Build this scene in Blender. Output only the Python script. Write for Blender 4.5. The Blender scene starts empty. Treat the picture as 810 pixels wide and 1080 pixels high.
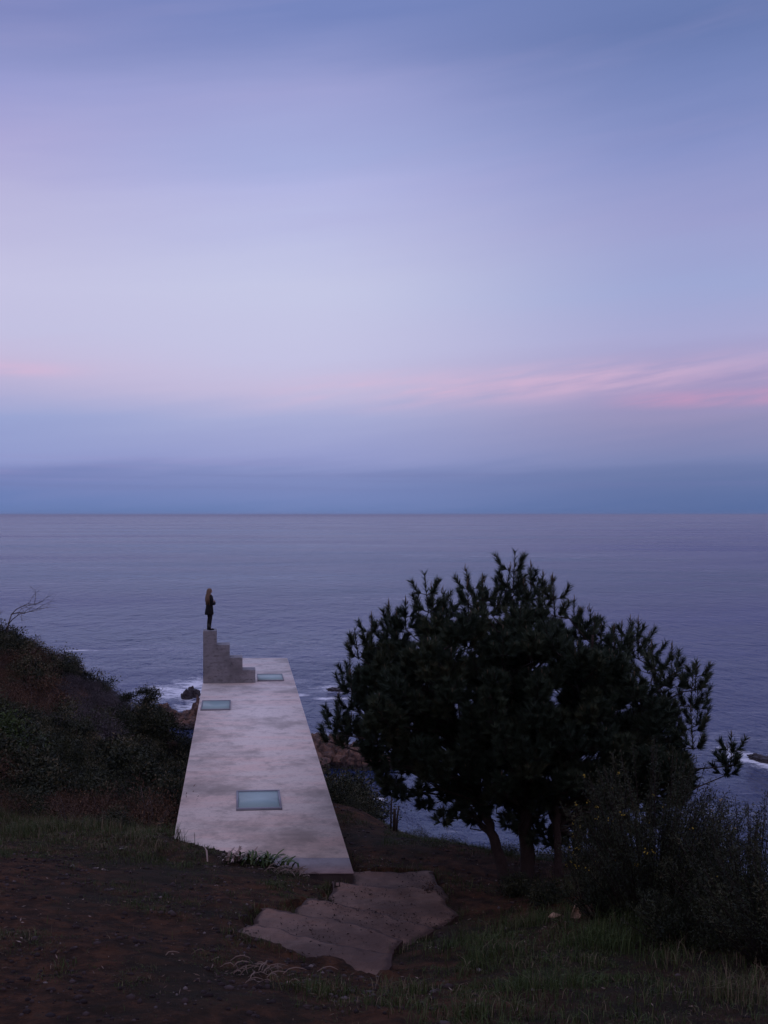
import bpy, bmesh, math, random
import numpy as np
from mathutils import Vector, Matrix

S = bpy.context.scene
COL = S.collection
rng = np.random.default_rng(7)
random.seed(7)

# ------------------------------------------------------------------ camera
H = 40.0                      # eye height above the sea
F = 1050.0                    # focal length, in pixels of an 810x1080 frame
YAW = math.radians(4.2)
FW = np.array([math.sin(YAW), math.cos(YAW)])
RT = np.array([math.cos(YAW), -math.sin(YAW)])
cd = bpy.data.cameras.new('camera'); cam = bpy.data.objects.new('camera', cd); COL.objects.link(cam)
cam.location = (0, 0, H); cam.rotation_euler = (math.radians(90), 0, -YAW)
cd.sensor_width = 36; cd.lens = 36 * F / 1080; cd.sensor_fit = 'AUTO'
cd.shift_x = 77 / 1080; cd.shift_y = 3 / 1080
cd.clip_start = 0.1; cd.clip_end = 200000
S.camera = cam
S.view_settings.view_transform = 'Standard'; S.view_settings.look = 'None'
S.view_settings.exposure = 0; S.view_settings.gamma = 1
S.render.engine = 'CYCLES'
S.cycles.use_denoising = True
S.cycles.max_bounces = 6; S.cycles.diffuse_bounces = 3

def lin(c):
    return tuple(((v/255+.055)/1.055)**2.4 if v > 10 else v/255/12.92 for v in c) + (1,)

# ------------------------------------------------------------------ sky (dusk, light from the whole vault)
W = bpy.data.worlds.new('World'); S.world = W; W.use_nodes = True
nt = W.node_tree; nt.nodes.clear(); N = nt.nodes; L = nt.links
def nn(tree, t, **k):
    n = tree.nodes.new(t)
    for a, b in k.items(): setattr(n, a, b)
    return n
def mth(tree, op, a, b=None, c=None, clamp=False):
    n = tree.nodes.new('ShaderNodeMath'); n.operation = op; n.use_clamp = clamp
    for i, v in enumerate((a, b, c)):
        if v is None: continue
        if isinstance(v, (int, float)): n.inputs[i].default_value = v
        else: tree.links.new(v, n.inputs[i])
    return n.outputs[0]
def mix(tree, f, a, b, mode='MIX'):
    n = tree.nodes.new('ShaderNodeMix'); n.data_type = 'RGBA'; n.blend_type = mode
    for i, v in ((0, f), (6, a), (7, b)):
        if isinstance(v, (int, float)): n.inputs[i].default_value = v
        elif isinstance(v, tuple): n.inputs[i].default_value = v
        else: tree.links.new(v, n.inputs[i])
    return n.outputs[2]
def ramp(tree, fac, stops, interp='LINEAR'):
    n = tree.nodes.new('ShaderNodeValToRGB'); e = n.color_ramp.elements; n.color_ramp.interpolation = interp
    while len(e) > 1: e.remove(e[-1])
    e[0].position = stops[0][0]; e[0].color = stops[0][1]
    for p, c in stops[1:]:
        q = e.new(p); q.color = c
    tree.links.new(fac, n.inputs[0]); return n.outputs[0]
def smooth(tree, v, lo, hi):
    n = tree.nodes.new('ShaderNodeMapRange'); n.interpolation_type = 'SMOOTHSTEP'
    n.inputs['From Min'].default_value = lo; n.inputs['From Max'].default_value = hi
    tree.links.new(v, n.inputs['Value']); return n.outputs['Result']

tc = nn(nt, 'ShaderNodeTexCoord'); sp = nn(nt, 'ShaderNodeSeparateXYZ'); L.new(tc.outputs['Generated'], sp.inputs[0])
dx, dy, dz = sp.outputs
az = mth(nt, 'ARCTAN2', dx, dy)
el = dz
def sky_noise(sa, se, scale, detail=4, rough=.55, tilt=0.0, off=0.0):
    e2 = mth(nt, 'ADD', mth(nt, 'MULTIPLY', el, se), mth(nt, 'MULTIPLY', az, tilt))
    c = nn(nt, 'ShaderNodeCombineXYZ')
    L.new(mth(nt, 'MULTIPLY', az, sa), c.inputs[0]); L.new(e2, c.inputs[1]); c.inputs[2].default_value = off
    t = nn(nt, 'ShaderNodeTexNoise'); t.inputs['Scale'].default_value = scale
    t.inputs['Detail'].default_value = detail; t.inputs['Roughness'].default_value = rough
    L.new(c.outputs[0], t.inputs['Vector']); return t.outputs['Fac']
n1 = sky_noise(1.2, 9, 1.6, 4, .5, -0.8)
n2 = sky_noise(2.5, 30, 1.5, 5, .6, -3.0, 3.3)
elp = mth(nt, 'ADD', el, mth(nt, 'MULTIPLY', mth(nt, 'SUBTRACT', n1, .5), mth(nt, 'MULTIPLY', smooth(nt, el, .06, .3), .055)))
elp = mth(nt, 'ADD', elp, mth(nt, 'MULTIPLY', mth(nt, 'SUBTRACT', n2, .5), .026))
def stops(x, rows, zen):
    out = []
    for y, c in rows:
        v = 543 - y; out.append((max(v, 0)/math.sqrt(F*F + (x-328)**2 + v*v), lin(c)))
    out = sorted(out, key=lambda q: q[0]); out.append((.72, lin(zen[0]))); out.append((1, lin(zen[1])))
    return out
ZN = ((162, 170, 222), (168, 172, 222))
left = ramp(nt, elp, stops(30, [(0,(128,136,190)),(60,(138,146,198)),(100,(152,156,208)),(150,(172,168,214)),(200,(184,181,219)),(300,(197,195,227)),
    (350,(195,193,225)),(385,(198,184,216)),(408,(180,176,213)),(440,(152,164,210)),(484,(144,154,204)),(498,(124,134,186)),(525,(106,127,181)),(541,(98,122,175))], ZN))
mid = ramp(nt, elp, stops(400, [(0,(118,134,190)),(60,(138,148,200)),(110,(158,163,212)),(165,(166,174,220)),(200,(178,182,226)),(300,(197,200,230)),
    (380,(196,195,227)),(410,(196,188,220)),(440,(168,173,214)),(484,(150,157,205)),(500,(128,140,190)),(530,(117,134,186)),(541,(106,128,180))], ZN))
right = ramp(nt, elp, stops(780, [(0,(102,121,174)),(80,(118,134,187)),(150,(136,147,199)),(230,(155,159,206)),(300,(158,168,212)),(350,(168,168,210)),
    (400,(164,152,194)),(440,(148,144,184)),(484,(122,132,177)),(500,(105,120,166)),(541,(86,109,159))], ZN))
front = mix(nt, smooth(nt, az, -.31, .07), left, mid)
front = mix(nt, smooth(nt, az, .05, .46), front, right)
# pink cirrus wisps
w1 = sky_noise(4.5, 46, 1.5, 7, .6, -6.0, 9.1)
cen = mth(nt, 'ADD', mth(nt, 'MULTIPLY', az, .034), .118)
dd = mth(nt, 'ABSOLUTE', mth(nt, 'SUBTRACT', el, cen))
band = mth(nt, 'SUBTRACT', 1, smooth(nt, dd, .001, .026))
band = mth(nt, 'MULTIPLY', band, smooth(nt, az, -.04, .17))
wisp = mth(nt, 'MULTIPLY', smooth(nt, w1, .33, .70), mth(nt, 'MULTIPLY', band, mth(nt, 'SUBTRACT', 1, mth(nt, 'MULTIPLY', smooth(nt, az, .34, .5), .5))))
front = mix(nt, mth(nt, 'MULTIPLY', wisp, .68), front, lin((220, 184, 212)))
# low pink bar low on the right
b2 = mth(nt, 'SUBTRACT', 1, smooth(nt, mth(nt, 'ABSOLUTE', mth(nt, 'SUBTRACT', el, .108)), .001, .012))
b2 = mth(nt, 'MULTIPLY', mth(nt, 'MULTIPLY', b2, smooth(nt, az, .34, .44)), smooth(nt, w1, .3, .6))
front = mix(nt, mth(nt, 'MULTIPLY', b2, .6), front, lin((205, 154, 190)))
# pink bar on the far left
b3 = mth(nt, 'SUBTRACT', 1, smooth(nt, mth(nt, 'ABSOLUTE', mth(nt, 'SUBTRACT', el, .139)), .001, .010))
b3 = mth(nt, 'MULTIPLY', mth(nt, 'MULTIPLY', b3, mth(nt, 'SUBTRACT', 1, smooth(nt, az, -.24, -.12))), smooth(nt, n2, .3, .6))
front = mix(nt, mth(nt, 'MULTIPLY', b3, .6), front, lin((220, 184, 214)))
# streaky top of the low cloud bank
bs_ = mth(nt, 'SUBTRACT', 1, smooth(nt, mth(nt, 'ABSOLUTE', mth(nt, 'SUBTRACT', el, .046)), .002, .016))
bs_ = mth(nt, 'MULTIPLY', bs_, smooth(nt, sky_noise(1.6, 75, 1.6, 6, .6, .8, 21.0), .46, .66))
front = mix(nt, mth(nt, 'MULTIPLY', mth(nt, 'MULTIPLY', bs_, mth(nt, 'SUBTRACT', 1, smooth(nt, az, -.1, .15))), .45), front, lin((150, 146, 196)))
bd_ = mth(nt, 'SUBTRACT', 1, smooth(nt, mth(nt, 'ABSOLUTE', mth(nt, 'SUBTRACT', el, .034)), .002, .016))
bd_ = mth(nt, 'MULTIPLY', bd_, smooth(nt, sky_noise(1.3, 60, 1.6, 6, .6, .5, 31.0), .45, .65))
front = mix(nt, mth(nt, 'MULTIPLY', bd_, .35), front, lin((112, 120, 170)))
# high veils, lilac
veil = mth(nt, 'MULTIPLY', smooth(nt, sky_noise(1.6, 16, 1.4, 6, .6, -1.6, 5.0), .47, .75), smooth(nt, el, .18, .3))
front = mix(nt, mth(nt, 'MULTIPLY', veil, .13), front, lin((176, 166, 210)))
back = ramp(nt, el, [(0, lin((96, 96, 136))), (.12, lin((178, 150, 178))), (.3, lin((196, 172, 198))), (.6, lin((178, 170, 206))), (1, lin((180, 176, 212)))])
bk = smooth(nt, mth(nt, 'ABSOLUTE', az), .9, 2.2)
allsky = mix(nt, bk, front, back)
bg = nn(nt, 'ShaderNodeBackground'); bg.inputs[1].default_value = 1.0
L.new(allsky, bg.inputs[0]); ow = nn(nt, 'ShaderNodeOutputWorld'); L.new(bg.outputs[0], ow.inputs[0])

# ------------------------------------------------------------------ coordinate helpers
def at(px, py, d):
    lat = (px - 328) / F * d
    p = FW * d + RT * lat
    return np.array([p[0], p[1], H - (py - 543) / F * d])
def atz(px, py, z):                     # z relative to the eye
    return at(px, py, -z * F / (py - 543))
def aty(px, py, Y):
    k = (px - 328) / F
    return at(px, py, Y / (FW[1] + RT[1] * k))

# ------------------------------------------------------------------ mesh helpers
def mesh_obj(name, V, faces, mat=None, parent=None, tint=None, smooth_=False):
    """faces: list of int arrays (n,k)"""
    me = bpy.data.meshes.new(name)
    V = np.asarray(V, dtype=np.float32)
    if not isinstance(faces, list): faces = [faces]
    faces = [np.asarray(f, dtype=np.int32) for f in faces if len(f)]
    me.vertices.add(len(V)); me.vertices.foreach_set('co', V.ravel())
    nl = sum(f.size for f in faces); me.loops.add(nl)
    me.loops.foreach_set('vertex_index', np.concatenate([f.ravel() for f in faces]))
    tot = np.concatenate([np.full(len(f), f.shape[1], dtype=np.int32) for f in faces])
    me.polygons.add(len(tot))
    st = np.zeros(len(tot), dtype=np.int32); st[1:] = np.cumsum(tot)[:-1]
    me.polygons.foreach_set('loop_start', st); me.polygons.foreach_set('loop_total', tot)
    me.update(calc_edges=True)
    if smooth_: me.polygons.foreach_set('use_smooth', np.ones(len(tot), dtype=bool))
    if tint is not None:
        a = me.color_attributes.new('tint', 'FLOAT_COLOR', 'POINT')
        c = np.ones((len(V), 4), dtype=np.float32); t = np.asarray(tint, dtype=np.float32)
        c[:, 0] = t if t.ndim == 1 else t[:, 0]
        if t.ndim == 2:
            c[:, 1] = t[:, 1]
        a.data.foreach_set('color', c.ravel())
    if mat: me.materials.append(mat)
    o = bpy.data.objects.new(name, me); COL.objects.link(o)
    if parent: o.parent = parent
    return o
def empty(name, loc, rz=0):
    o = bpy.data.objects.new(name, None); o.empty_display_size = .2; COL.objects.link(o)
    o.location = loc; o.rotation_euler = (0, 0, rz); return o
def tag(o, label=None, cat=None, group=None, kind=None):
    for k, v in (('label', label), ('category', cat), ('group', group), ('kind', kind)):
        if v: o[k] = v
    return o
def copy_tree(o, parent=None):
    c = o.copy(); COL.objects.link(c); c.parent = parent
    for ch in o.children: copy_tree(ch, c)
    return c

class MB:
    def __init__(s): s.V = []; s.F = {3: [], 4: []}; s.T = []; s.n = 0
    def add(s, V, Fs, tint=0.0):
        V = np.asarray(V, float); s.V.append(V)
        for f in Fs: s.F[len(f)].append([i + s.n for i in f])
        s.T.append(np.full(len(V), tint)); s.n += len(V)
    def addnp(s, V, Fa, tint):
        s.V.append(V); s.F[Fa.shape[1]].extend((Fa + s.n).tolist()); s.T.append(tint); s.n += len(V)
    def tube(s, pts, rad, seg=6, tint=0.0, jit=0.0):
        pts = np.asarray(pts, float); n = len(pts)
        rad = np.broadcast_to(rad, (n,)) if np.ndim(rad) <= 1 and np.size(rad) in (1, n) else np.linspace(rad[0], rad[1], n)
        T = np.gradient(pts, axis=0); T /= np.linalg.norm(T, axis=1)[:, None] + 1e-9
        up = np.array([0, 0, 1.]) if abs(T[0][2]) < .9 else np.array([1., 0, 0])
        V = []
        A = np.cross(T[0], up); A /= np.linalg.norm(A)
        for i in range(n):
            A = A - T[i] * A.dot(T[i]); A /= np.linalg.norm(A) + 1e-9
            B = np.cross(T[i], A)
            for k in range(seg):
                a = 2 * math.pi * k / seg; r = rad[i] * (1 + jit * random.uniform(-1, 1))
                V.append(pts[i] + r * (math.cos(a) * A + math.sin(a) * B))
        Fs = []
        for i in range(n - 1):
            for k in range(seg):
                a = i*seg + k; b = i*seg + (k+1) % seg
                Fs.append((a, b, b + seg, a + seg))
        V.append(pts[0]); V.append(pts[-1]); c0 = n*seg; c1 = c0 + 1
        for k in range(seg):
            Fs.append((c0, (k+1) % seg, k)); Fs.append((c1, (n-1)*seg + k, (n-1)*seg + (k+1) % seg))
        s.add(V, Fs, tint)
    def prism(s, poly, z0, z1):          # vertical prism from a ccw polygon of (x,y)
        n = len(poly)
        s.add([(x, y, z0) for x, y in poly] + [(x, y, z1) for x, y in poly],
              [(i, (i+1) % n, (i+1) % n + n, i + n) for i in range(n)] , 0)
        b = s.n - 2*n
        for k in range(1, n - 1):
            s.F[3].append([b + n, b + n + k, b + n + k + 1]); s.F[3].append([b, b + k + 1, b + k])
    def build(s, name, mat, parent=None, smooth_=False):
        V = np.concatenate(s.V)
        return mesh_obj(name, V, [np.array(f) for f in (s.F[3], s.F[4]) if f], mat, parent, np.concatenate(s.T), smooth_)

def vnoise(x, y, seed=0):
    xi = np.floor(x).astype(np.int64); yi = np.floor(y).astype(np.int64); xf = x - xi; yf = y - yi
    def h(a, b):
        v = (a * 374761393 + b * 668265263 + seed * 1442695) & 0xffffffff
        v = ((v ^ (v >> 13)) * 1274126177) & 0xffffffff
        return ((v ^ (v >> 16)) & 0xffff) / 65535.0
    u = xf*xf*(3-2*xf); w = yf*yf*(3-2*yf)
    return (h(xi, yi)*(1-u) + h(xi+1, yi)*u)*(1-w) + (h(xi, yi+1)*(1-u) + h(xi+1, yi+1)*u)*w
def fbm(x, y, oct=4, seed=0):
    s = 0; a = .5; f = 1.0
    for i in range(oct):
        s = s + a * vnoise(x*f + 17*i, y*f + 31*i, seed + i); a *= .5; f *= 2.03
    return s

# ------------------------------------------------------------------ materials
def mat(name):
    m = bpy.data.materials.new(name); m.use_nodes = True
    t = m.node_tree; b = t.nodes['Principled BSDF']; return m, t, b
def objnoise(t, scale, detail=5, rough=.6, stretch=(1, 1, 1), off=(0, 0, 0)):
    c = t.nodes.new('ShaderNodeTexCoord'); mp = t.nodes.new('ShaderNodeMapping')
    mp.inputs['Scale'].default_value = stretch; mp.inputs['Location'].default_value = off
    t.links.new(c.outputs['Object'], mp.inputs[0])
    n = t.nodes.new('ShaderNodeTexNoise'); n.inputs['Scale'].default_value = scale
    n.inputs['Detail'].default_value = detail; n.inputs['Roughness'].default_value = rough
    t.links.new(mp.outputs[0], n.inputs['Vector']); return n.outputs['Fac']
def bump(t, b, h, strength=.5, dist=.02, prev=None):
    n = t.nodes.new('ShaderNodeBump'); n.inputs['Strength'].default_value = strength; n.inputs['Distance'].default_value = dist
    t.links.new(h, n.inputs['Height'])
    if prev: t.links.new(prev, n.inputs['Normal'])
    t.links.new(n.outputs[0], b.inputs['Normal']); return n.outputs[0]
def simple(name, col, rough=.8, var=.25, nscale=8, bs=.3, bd=.01, spec=.3):
    m, t, b = mat(name)
    n = objnoise(t, nscale)
    c = mix(t, n, tuple(v*(1-var) for v in col[:3]) + (1,), tuple(v*(1+var) for v in col[:3]) + (1,))
    t.links.new(c, b.inputs['Base Color']); b.inputs['Roughness'].default_value = rough
    b.inputs['Specular IOR Level'].default_value = spec
    bump(t, b, objnoise(t, nscale*4), bs, bd); return m
def leafmat(name, stops_, rough=.65, trans=0.0):
    m, t, b = mat(name)
    a = t.nodes.new('ShaderNodeAttribute'); a.attribute_name = 'tint'
    s = t.nodes.new('ShaderNodeSeparateColor'); t.links.new(a.outputs['Color'], s.inputs[0])
    c = ramp(t, s.outputs[0], [(p, tuple(q) + (1,)) for p, q in stops_])
    t.links.new(c, b.inputs['Base Color']); b.inputs['Roughness'].default_value = rough
    b.inputs['Specular IOR Level'].default_value = .2
    return m

M = {}
# soil
m, t, b = mat('soil'); M['soil'] = m
na = objnoise(t, .35, 6, .6); nb = objnoise(t, 3.0, 8, .7, off=(5, 2, 0)); nc = objnoise(t, 18, 6, .7)
c = ramp(t, nb, [(.32, (.013, .009, .0065, 1)), (.48, (.042, .022, .013, 1)), (.6, (.088, .040, .021, 1)), (.72, (.045, .036, .024, 1))])
c = mix(t, smooth(t, na, .42, .62), c, mix(t, .7, c, (.022, .022, .015, 1)))
c = mix(t, smooth(t, nc, .58, .75), c, mix(t, .5, c, (.09, .07, .065, 1)))
t.links.new(c, b.inputs['Base Color']); b.inputs['Roughness'].default_value = .95; b.inputs['Specular IOR Level'].default_value = .1
p = bump(t, b, nb, .9, .12); bump(t, b, nc, .9, .03, p)
# roof concrete
def concrete(name, base, dark, pink, streak=True, k=1.0, bs=.25):
    m, t, b = mat(name)
    n1 = objnoise(t, .42*k, 6, .62, off=(3.1, 7.7, 0)); n2 = objnoise(t, 1.6*k, 8, .7, (1, 1, 1), (1, 0, 4)); n3 = objnoise(t, 9*k, 8, .75)
    n4 = objnoise(t, .8*k, 5, .6, (.35, 1.3, 1), (9, 2, 1)); n5 = objnoise(t, 45*k, 3, .6)
    c = mix(t, smooth(t, n4, .42, .62), base, pink)
    c = mix(t, mth(t, 'MULTIPLY', smooth(t, n1, .46, .66), .85), c, dark)
    c = mix(t, mth(t, 'MULTIPLY', smooth(t, n2, .48, .66), .55), c, dark)
    c = mix(t, mth(t, 'MULTIPLY', smooth(t, n3, .5, .68), .42), c, dark)
    c = mix(t, mth(t, 'MULTIPLY', smooth(t, n5, .45, .62), .12), c, dark)
    t.links.new(c, b.inputs['Base Color']); b.inputs['Roughness'].default_value = .75; b.inputs['Specular IOR Level'].default_value = .3
    p = bump(t, b, n3, bs, .03); bump(t, b, n5, bs, .008, p); return m, t, b
M['roof'] = concrete('roof_concrete', (.82, .74, .66, 1), (.36, .32, .285, 1), (.84, .68, .59, 1))[0]
M['roof_strip'] = concrete('edge_concrete', (.42, .37, .36, 1), (.2, .17, .17, 1), (.46, .36, .35, 1))[0]
M['fascia'] = concrete('dark_concrete', (.050, .038, .034, 1), (.02, .016, .015, 1), (.06, .042, .036, 1))[0]  # front face gets a much darker concrete tone than the roof
M['path'] = concrete('path_concrete', (.19, .130, .100, 1), (.055, .033, .025, 1), (.21, .120, .082, 1), bs=.8)[0]
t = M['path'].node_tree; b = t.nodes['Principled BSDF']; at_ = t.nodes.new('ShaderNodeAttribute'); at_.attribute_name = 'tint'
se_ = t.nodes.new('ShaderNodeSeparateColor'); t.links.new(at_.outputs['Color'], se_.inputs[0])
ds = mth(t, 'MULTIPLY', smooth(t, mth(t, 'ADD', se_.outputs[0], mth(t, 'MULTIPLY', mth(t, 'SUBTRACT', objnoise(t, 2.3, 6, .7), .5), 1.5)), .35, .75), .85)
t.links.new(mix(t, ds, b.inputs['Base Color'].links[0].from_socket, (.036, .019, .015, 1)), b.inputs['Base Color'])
m, t, b = concrete('board_marked_concrete', (.27, .275, .295, 1), (.13, .13, .14, 1), (.30, .285, .29, 1), k=1.8, bs=.6)
M['stair'] = m
cc = t.nodes.new('ShaderNodeTexCoord'); se = t.nodes.new('ShaderNodeSeparateXYZ'); t.links.new(cc.outputs['Object'], se.inputs[0])
fr = mth(t, 'FRACT', mth(t, 'MULTIPLY', se.outputs[2], 7.2)); ln = mth(t, 'LESS_THAN', fr, .1)
old = b.inputs['Base Color'].links[0].from_socket
pit = smooth(t, objnoise(t, 7, 5, .65, (.5, .5, 1.5)), .53, .66)
c = mix(t, mth(t, 'MULTIPLY', ln, .18), old, (.05, .045, .05, 1)); c = mix(t, mth(t, 'MULTIPLY', pit, .6), c, (.06, .055, .06, 1))
t.links.new(c, b.inputs['Base Color'])
M['wall'] = concrete('wall_concrete', (.3, .27, .27, 1), (.15, .13, .135, 1), (.33, .28, .27, 1))[0]
m, t, b = mat('frosted_glass'); M['glass'] = m
b.inputs['Base Color'].default_value = (.33, .47, .48, 1); b.inputs['Roughness'].default_value = .4; b.inputs['IOR'].default_value = 1.5
c = mix(t, objnoise(t, 2.2, 5), (.27, .40, .38, 1), (.33, .46, .43, 1)); t.links.new(c, b.inputs['Base Color'])
M['frame'] = simple('skylight_metal', (.24, .24, .27), .5, .15, 6, .1)
M['rock'] = None
m, t, b = mat('coastal_rock'); M['rock'] = m
n1 = objnoise(t, .8, 8, .7); n2 = objnoise(t, 4, 8, .7)
c = ramp(t, n1, [(.34, (.03, .022, .022, 1)), (.48, (.10, .060, .045, 1)), (.58, (.20, .11, .07, 1)), (.75, (.13, .095, .085, 1))])
c = mix(t, smooth(t, n2, .5, .7), c, (.07, .05, .05, 1))
g = t.nodes.new('ShaderNodeNewGeometry'); sx = t.nodes.new('ShaderNodeSeparateXYZ'); t.links.new(g.outputs['Position'], sx.inputs[0])
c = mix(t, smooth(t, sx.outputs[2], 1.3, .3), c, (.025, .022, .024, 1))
t.links.new(c, b.inputs['Base Color']); b.inputs['Roughness'].default_value = .8; bump(t, b, n2, .8, .3)
M['rock_dark'] = simple('wet_dark_rock', (.035, .028, .03), .5, .4, 1.5, .8, .2)
M['bush_stem'] = simple('bush_stem', (.032, .026, .022), .9, .3, 12, .4, .01, .1)
M['bark'] = simple('pine_bark', (.055, .042, .038), .9, .5, 9, .9, .04, .1)
M['twig'] = simple('bare_twig', (.10, .08, .075), .9, .3, 12, .4, .01, .1)
M['stake'] = simple('weathered_wood', (.05, .038, .032), .9, .3, 14, .6, .01, .1)
M['needle'] = leafmat('pine_needles', [(0, (.018, .034, .023)), (.5, (.036, .058, .036)), (.85, (.062, .082, .044)), (1, (.12, .095, .05))])
M['candle'] = simple('pine_candle', (.12, .09, .055), .8, .2)
M['shrub'] = leafmat('shrub_leaves', [(0, (.012, .018, .010)), (.4, (.028, .036, .017)), (.75, (.055, .06, .028)), (1, (.12, .10, .055))])
M['shrub_bright'] = leafmat('bright_leaves', [(0, (.02, .036, .008)), (.6, (.045, .075, .016)), (1, (.08, .12, .03))])
M['shrub_brown'] = leafmat('brown_leaves', [(0, (.03, .018, .012)), (.5, (.085, .046, .028)), (.9, (.14, .08, .045)), (1, (.24, .15, .085))])
M['shrub_grey'] = leafmat('grey_leaves', [(0, (.04, .036, .038)), (.5, (.085, .075, .08)), (1, (.16, .13, .14))])
M['grass'] = leafmat('grass_blades', [(0, (.022, .040, .011)), (.5, (.048, .076, .020)), (.72, (.078, .094, .030)), (.8, (.10, .078, .045)), (1, (.20, .155, .10))])
M['dry'] = leafmat('dead_leaf', [(0, (.09, .06, .045)), (.5, (.19, .14, .11)), (1, (.38, .30, .26))], .8)
M['strap'] = leafmat('strap_leaf', [(0, (.03, .055, .02)), (1, (.09, .13, .04))], .45)
M['flower'] = simple('yellow_blossom', (.42, .30, .03), .7, .2)
M['card'] = simple('torn_cardboard', (.42, .27, .17), .9, .15)
M['pale'] = simple('pale_stone', (.42, .40, .42), .8, .2)
M['pebble'] = leafmat('pebbles', [(0, (.018, .012, .012)), (.7, (.05, .034, .032)), (.95, (.075, .06, .06)), (1, (.2, .17, .16))], .9)
M['skin'] = simple('skin', (.42, .26, .20), .6, .05, 8, 0)
M['hair'] = simple('blond_hair', (.17, .11, .07), .6, .35, 30, .6, .01)
M['black'] = simple('black_cloth', (.008, .008, .010), .85, .3, 20, .3)
M['tights'] = simple('dark_tights', (.012, .010, .012), .7, .2)
M['boot'] = simple('black_boot', (.006, .006, .007), .5, .2)

# ------------------------------------------------------------------ the sea
m, t, b = mat('sea_water'); M['sea'] = m
geo = t.nodes.new('ShaderNodeNewGeometry')
def wn(scale, stretch, detail, rough, rot=0.0, off=(0, 0, 0)):
    mp = t.nodes.new('ShaderNodeMapping'); mp.inputs['Scale'].default_value = stretch; mp.inputs['Rotation'].default_value = (0, 0, rot)
    mp.inputs['Location'].default_value = off
    t.links.new(geo.outputs['Position'], mp.inputs[0]); n = t.nodes.new('ShaderNodeTexNoise')
    n.inputs['Scale'].default_value = scale; n.inputs['Detail'].default_value = detail; n.inputs['Roughness'].default_value = rough
    t.links.new(mp.outputs[0], n.inputs['Vector']); return n.outputs['Fac']
chop = wn(.75, (1, .42, 1), 6, .62, .25)
wave = wn(.16, (1, .5, 1), 4, .6, -.3)
swell = wn(.03, (.8, .8, 1), 3, .5, .08)
patch = wn(.0030, (.35, 1.0, 1), 6, .62, -.22)
b.inputs['IOR'].default_value = 1.33
cpatch = mix(t, smooth(t, patch, .38, .66), (.016, .034, .092, 1), (.046, .064, .21, 1))
p = bump(t, b, chop, 1.0, 1.25); p = bump(t, b, wave, .8, 4.2, p); p = bump(t, b, swell, .22, 14, p)
t.links.new(mth(t, 'ADD', mth(t, 'MULTIPLY', smooth(t, patch, .35, .65), .22), .08), b.inputs['Roughness'])
for nd_ in t.nodes:
    if nd_.type == 'BUMP' and nd_.inputs['Distance'].default_value < 2: t.links.new(mth(t, 'SUBTRACT', 1.15, mth(t, 'MULTIPLY', smooth(t, wn(.0045, (.3, 1, 1), 5, .6, -.1, (4, 0, 0)), .4, .62), .55)), nd_.inputs['Strength'])
# foam near rocks
foam_src = [(196, 731, 20, 9), (176, 727, 12, 5), (208, 722, 10, 8), (352, 726, 8, 4), (384, 731, 6, 1.4), (352, 737, 9, 1.4), (795, 802, 7, 6), (778, 795, 6, 4),
            (345, 783, 7, 5), (400, 842, 1.6, .8), (205, 745, 8, 5), (88, 686, 9, 1.2), (318, 733, 4, 1.5)]
acc = None
for fx, fy, rx, ry in foam_src:
    c0 = atz(fx, fy, -H)
    mp = t.nodes.new('ShaderNodeVectorMath'); mp.operation = 'SUBTRACT'; t.links.new(geo.outputs['Position'], mp.inputs[0]); mp.inputs[1].default_value = tuple(c0)
    m2 = t.nodes.new('ShaderNodeVectorMath'); m2.operation = 'MULTIPLY'; t.links.new(mp.outputs[0], m2.inputs[0]); m2.inputs[1].default_value = (1/rx, 1/(ry*2.2), 0)
    ln_ = t.nodes.new('ShaderNodeVectorMath'); ln_.operation = 'LENGTH'; t.links.new(m2.outputs[0], ln_.inputs[0])
    v = mth(t, 'SUBTRACT', 1, ln_.outputs['Value'], clamp=True)
    acc = v if acc is None else mth(t, 'MAXIMUM', acc, v)
fn = wn(.42, (.6, .8, 1), 8, .78, .1, (3, 1, 0))
thr = mth(t, 'SUBTRACT', .68, mth(t, 'MULTIPLY', acc, .36))
foam = smooth(t, mth(t, 'SUBTRACT', fn, thr), -.06, .20)
foam = mth(t, 'MULTIPLY', foam, smooth(t, acc, 0.0, .12))
# scattered thin foam lines and a few whitecaps
fl = wn(.02, (.25, 1, 1), 7, .68, .18, (9, 4, 0))
lines = mth(t, 'SUBTRACT', 1, smooth(t, mth(t, 'ABSOLUTE', mth(t, 'SUBTRACT', fl, .5)), .0, .010))
lines = mth(t, 'MULTIPLY', lines, smooth(t, wn(.006, (.5, 1, 1), 3, .5, 0, (2, 8, 0)), .46, .64))
foam = mth(t, 'MAXIMUM', foam, mth(t, 'MULTIPLY', lines, .34))
t.links.new(cpatch, b.inputs['Base Color'])
fo = t.nodes.new('ShaderNodeBsdfPrincipled'); fo.inputs['Base Color'].default_value = (.80, .84, .88, 1); fo.inputs['Roughness'].default_value = .9
mx = t.nodes.new('ShaderNodeMixShader'); t.links.new(foam, mx.inputs[0]); t.links.new(b.outputs[0], mx.inputs[1]); t.links.new(fo.outputs[0], mx.inputs[2])
t.links.new(mx.outputs[0], t.nodes['Material Output'].inputs['Surface'])
rad = [0.01, 40, 80, 120, 180, 260, 400, 700, 1200, 2500, 5000, 10000, 20000, 40000, 70000]; K = 64
V = [(r*math.cos(2*math.pi*k/K), r*math.sin(2*math.pi*k/K), 0) for r in rad for k in range(K)]
Fc = [(i*K + k, i*K + (k+1) % K, (i+1)*K + (k+1) % K, (i+1)*K + k) for i in range(len(rad)-1) for k in range(K)]
tag(mesh_obj('sea', V, np.array(Fc), M['sea']), kind='structure')

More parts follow.
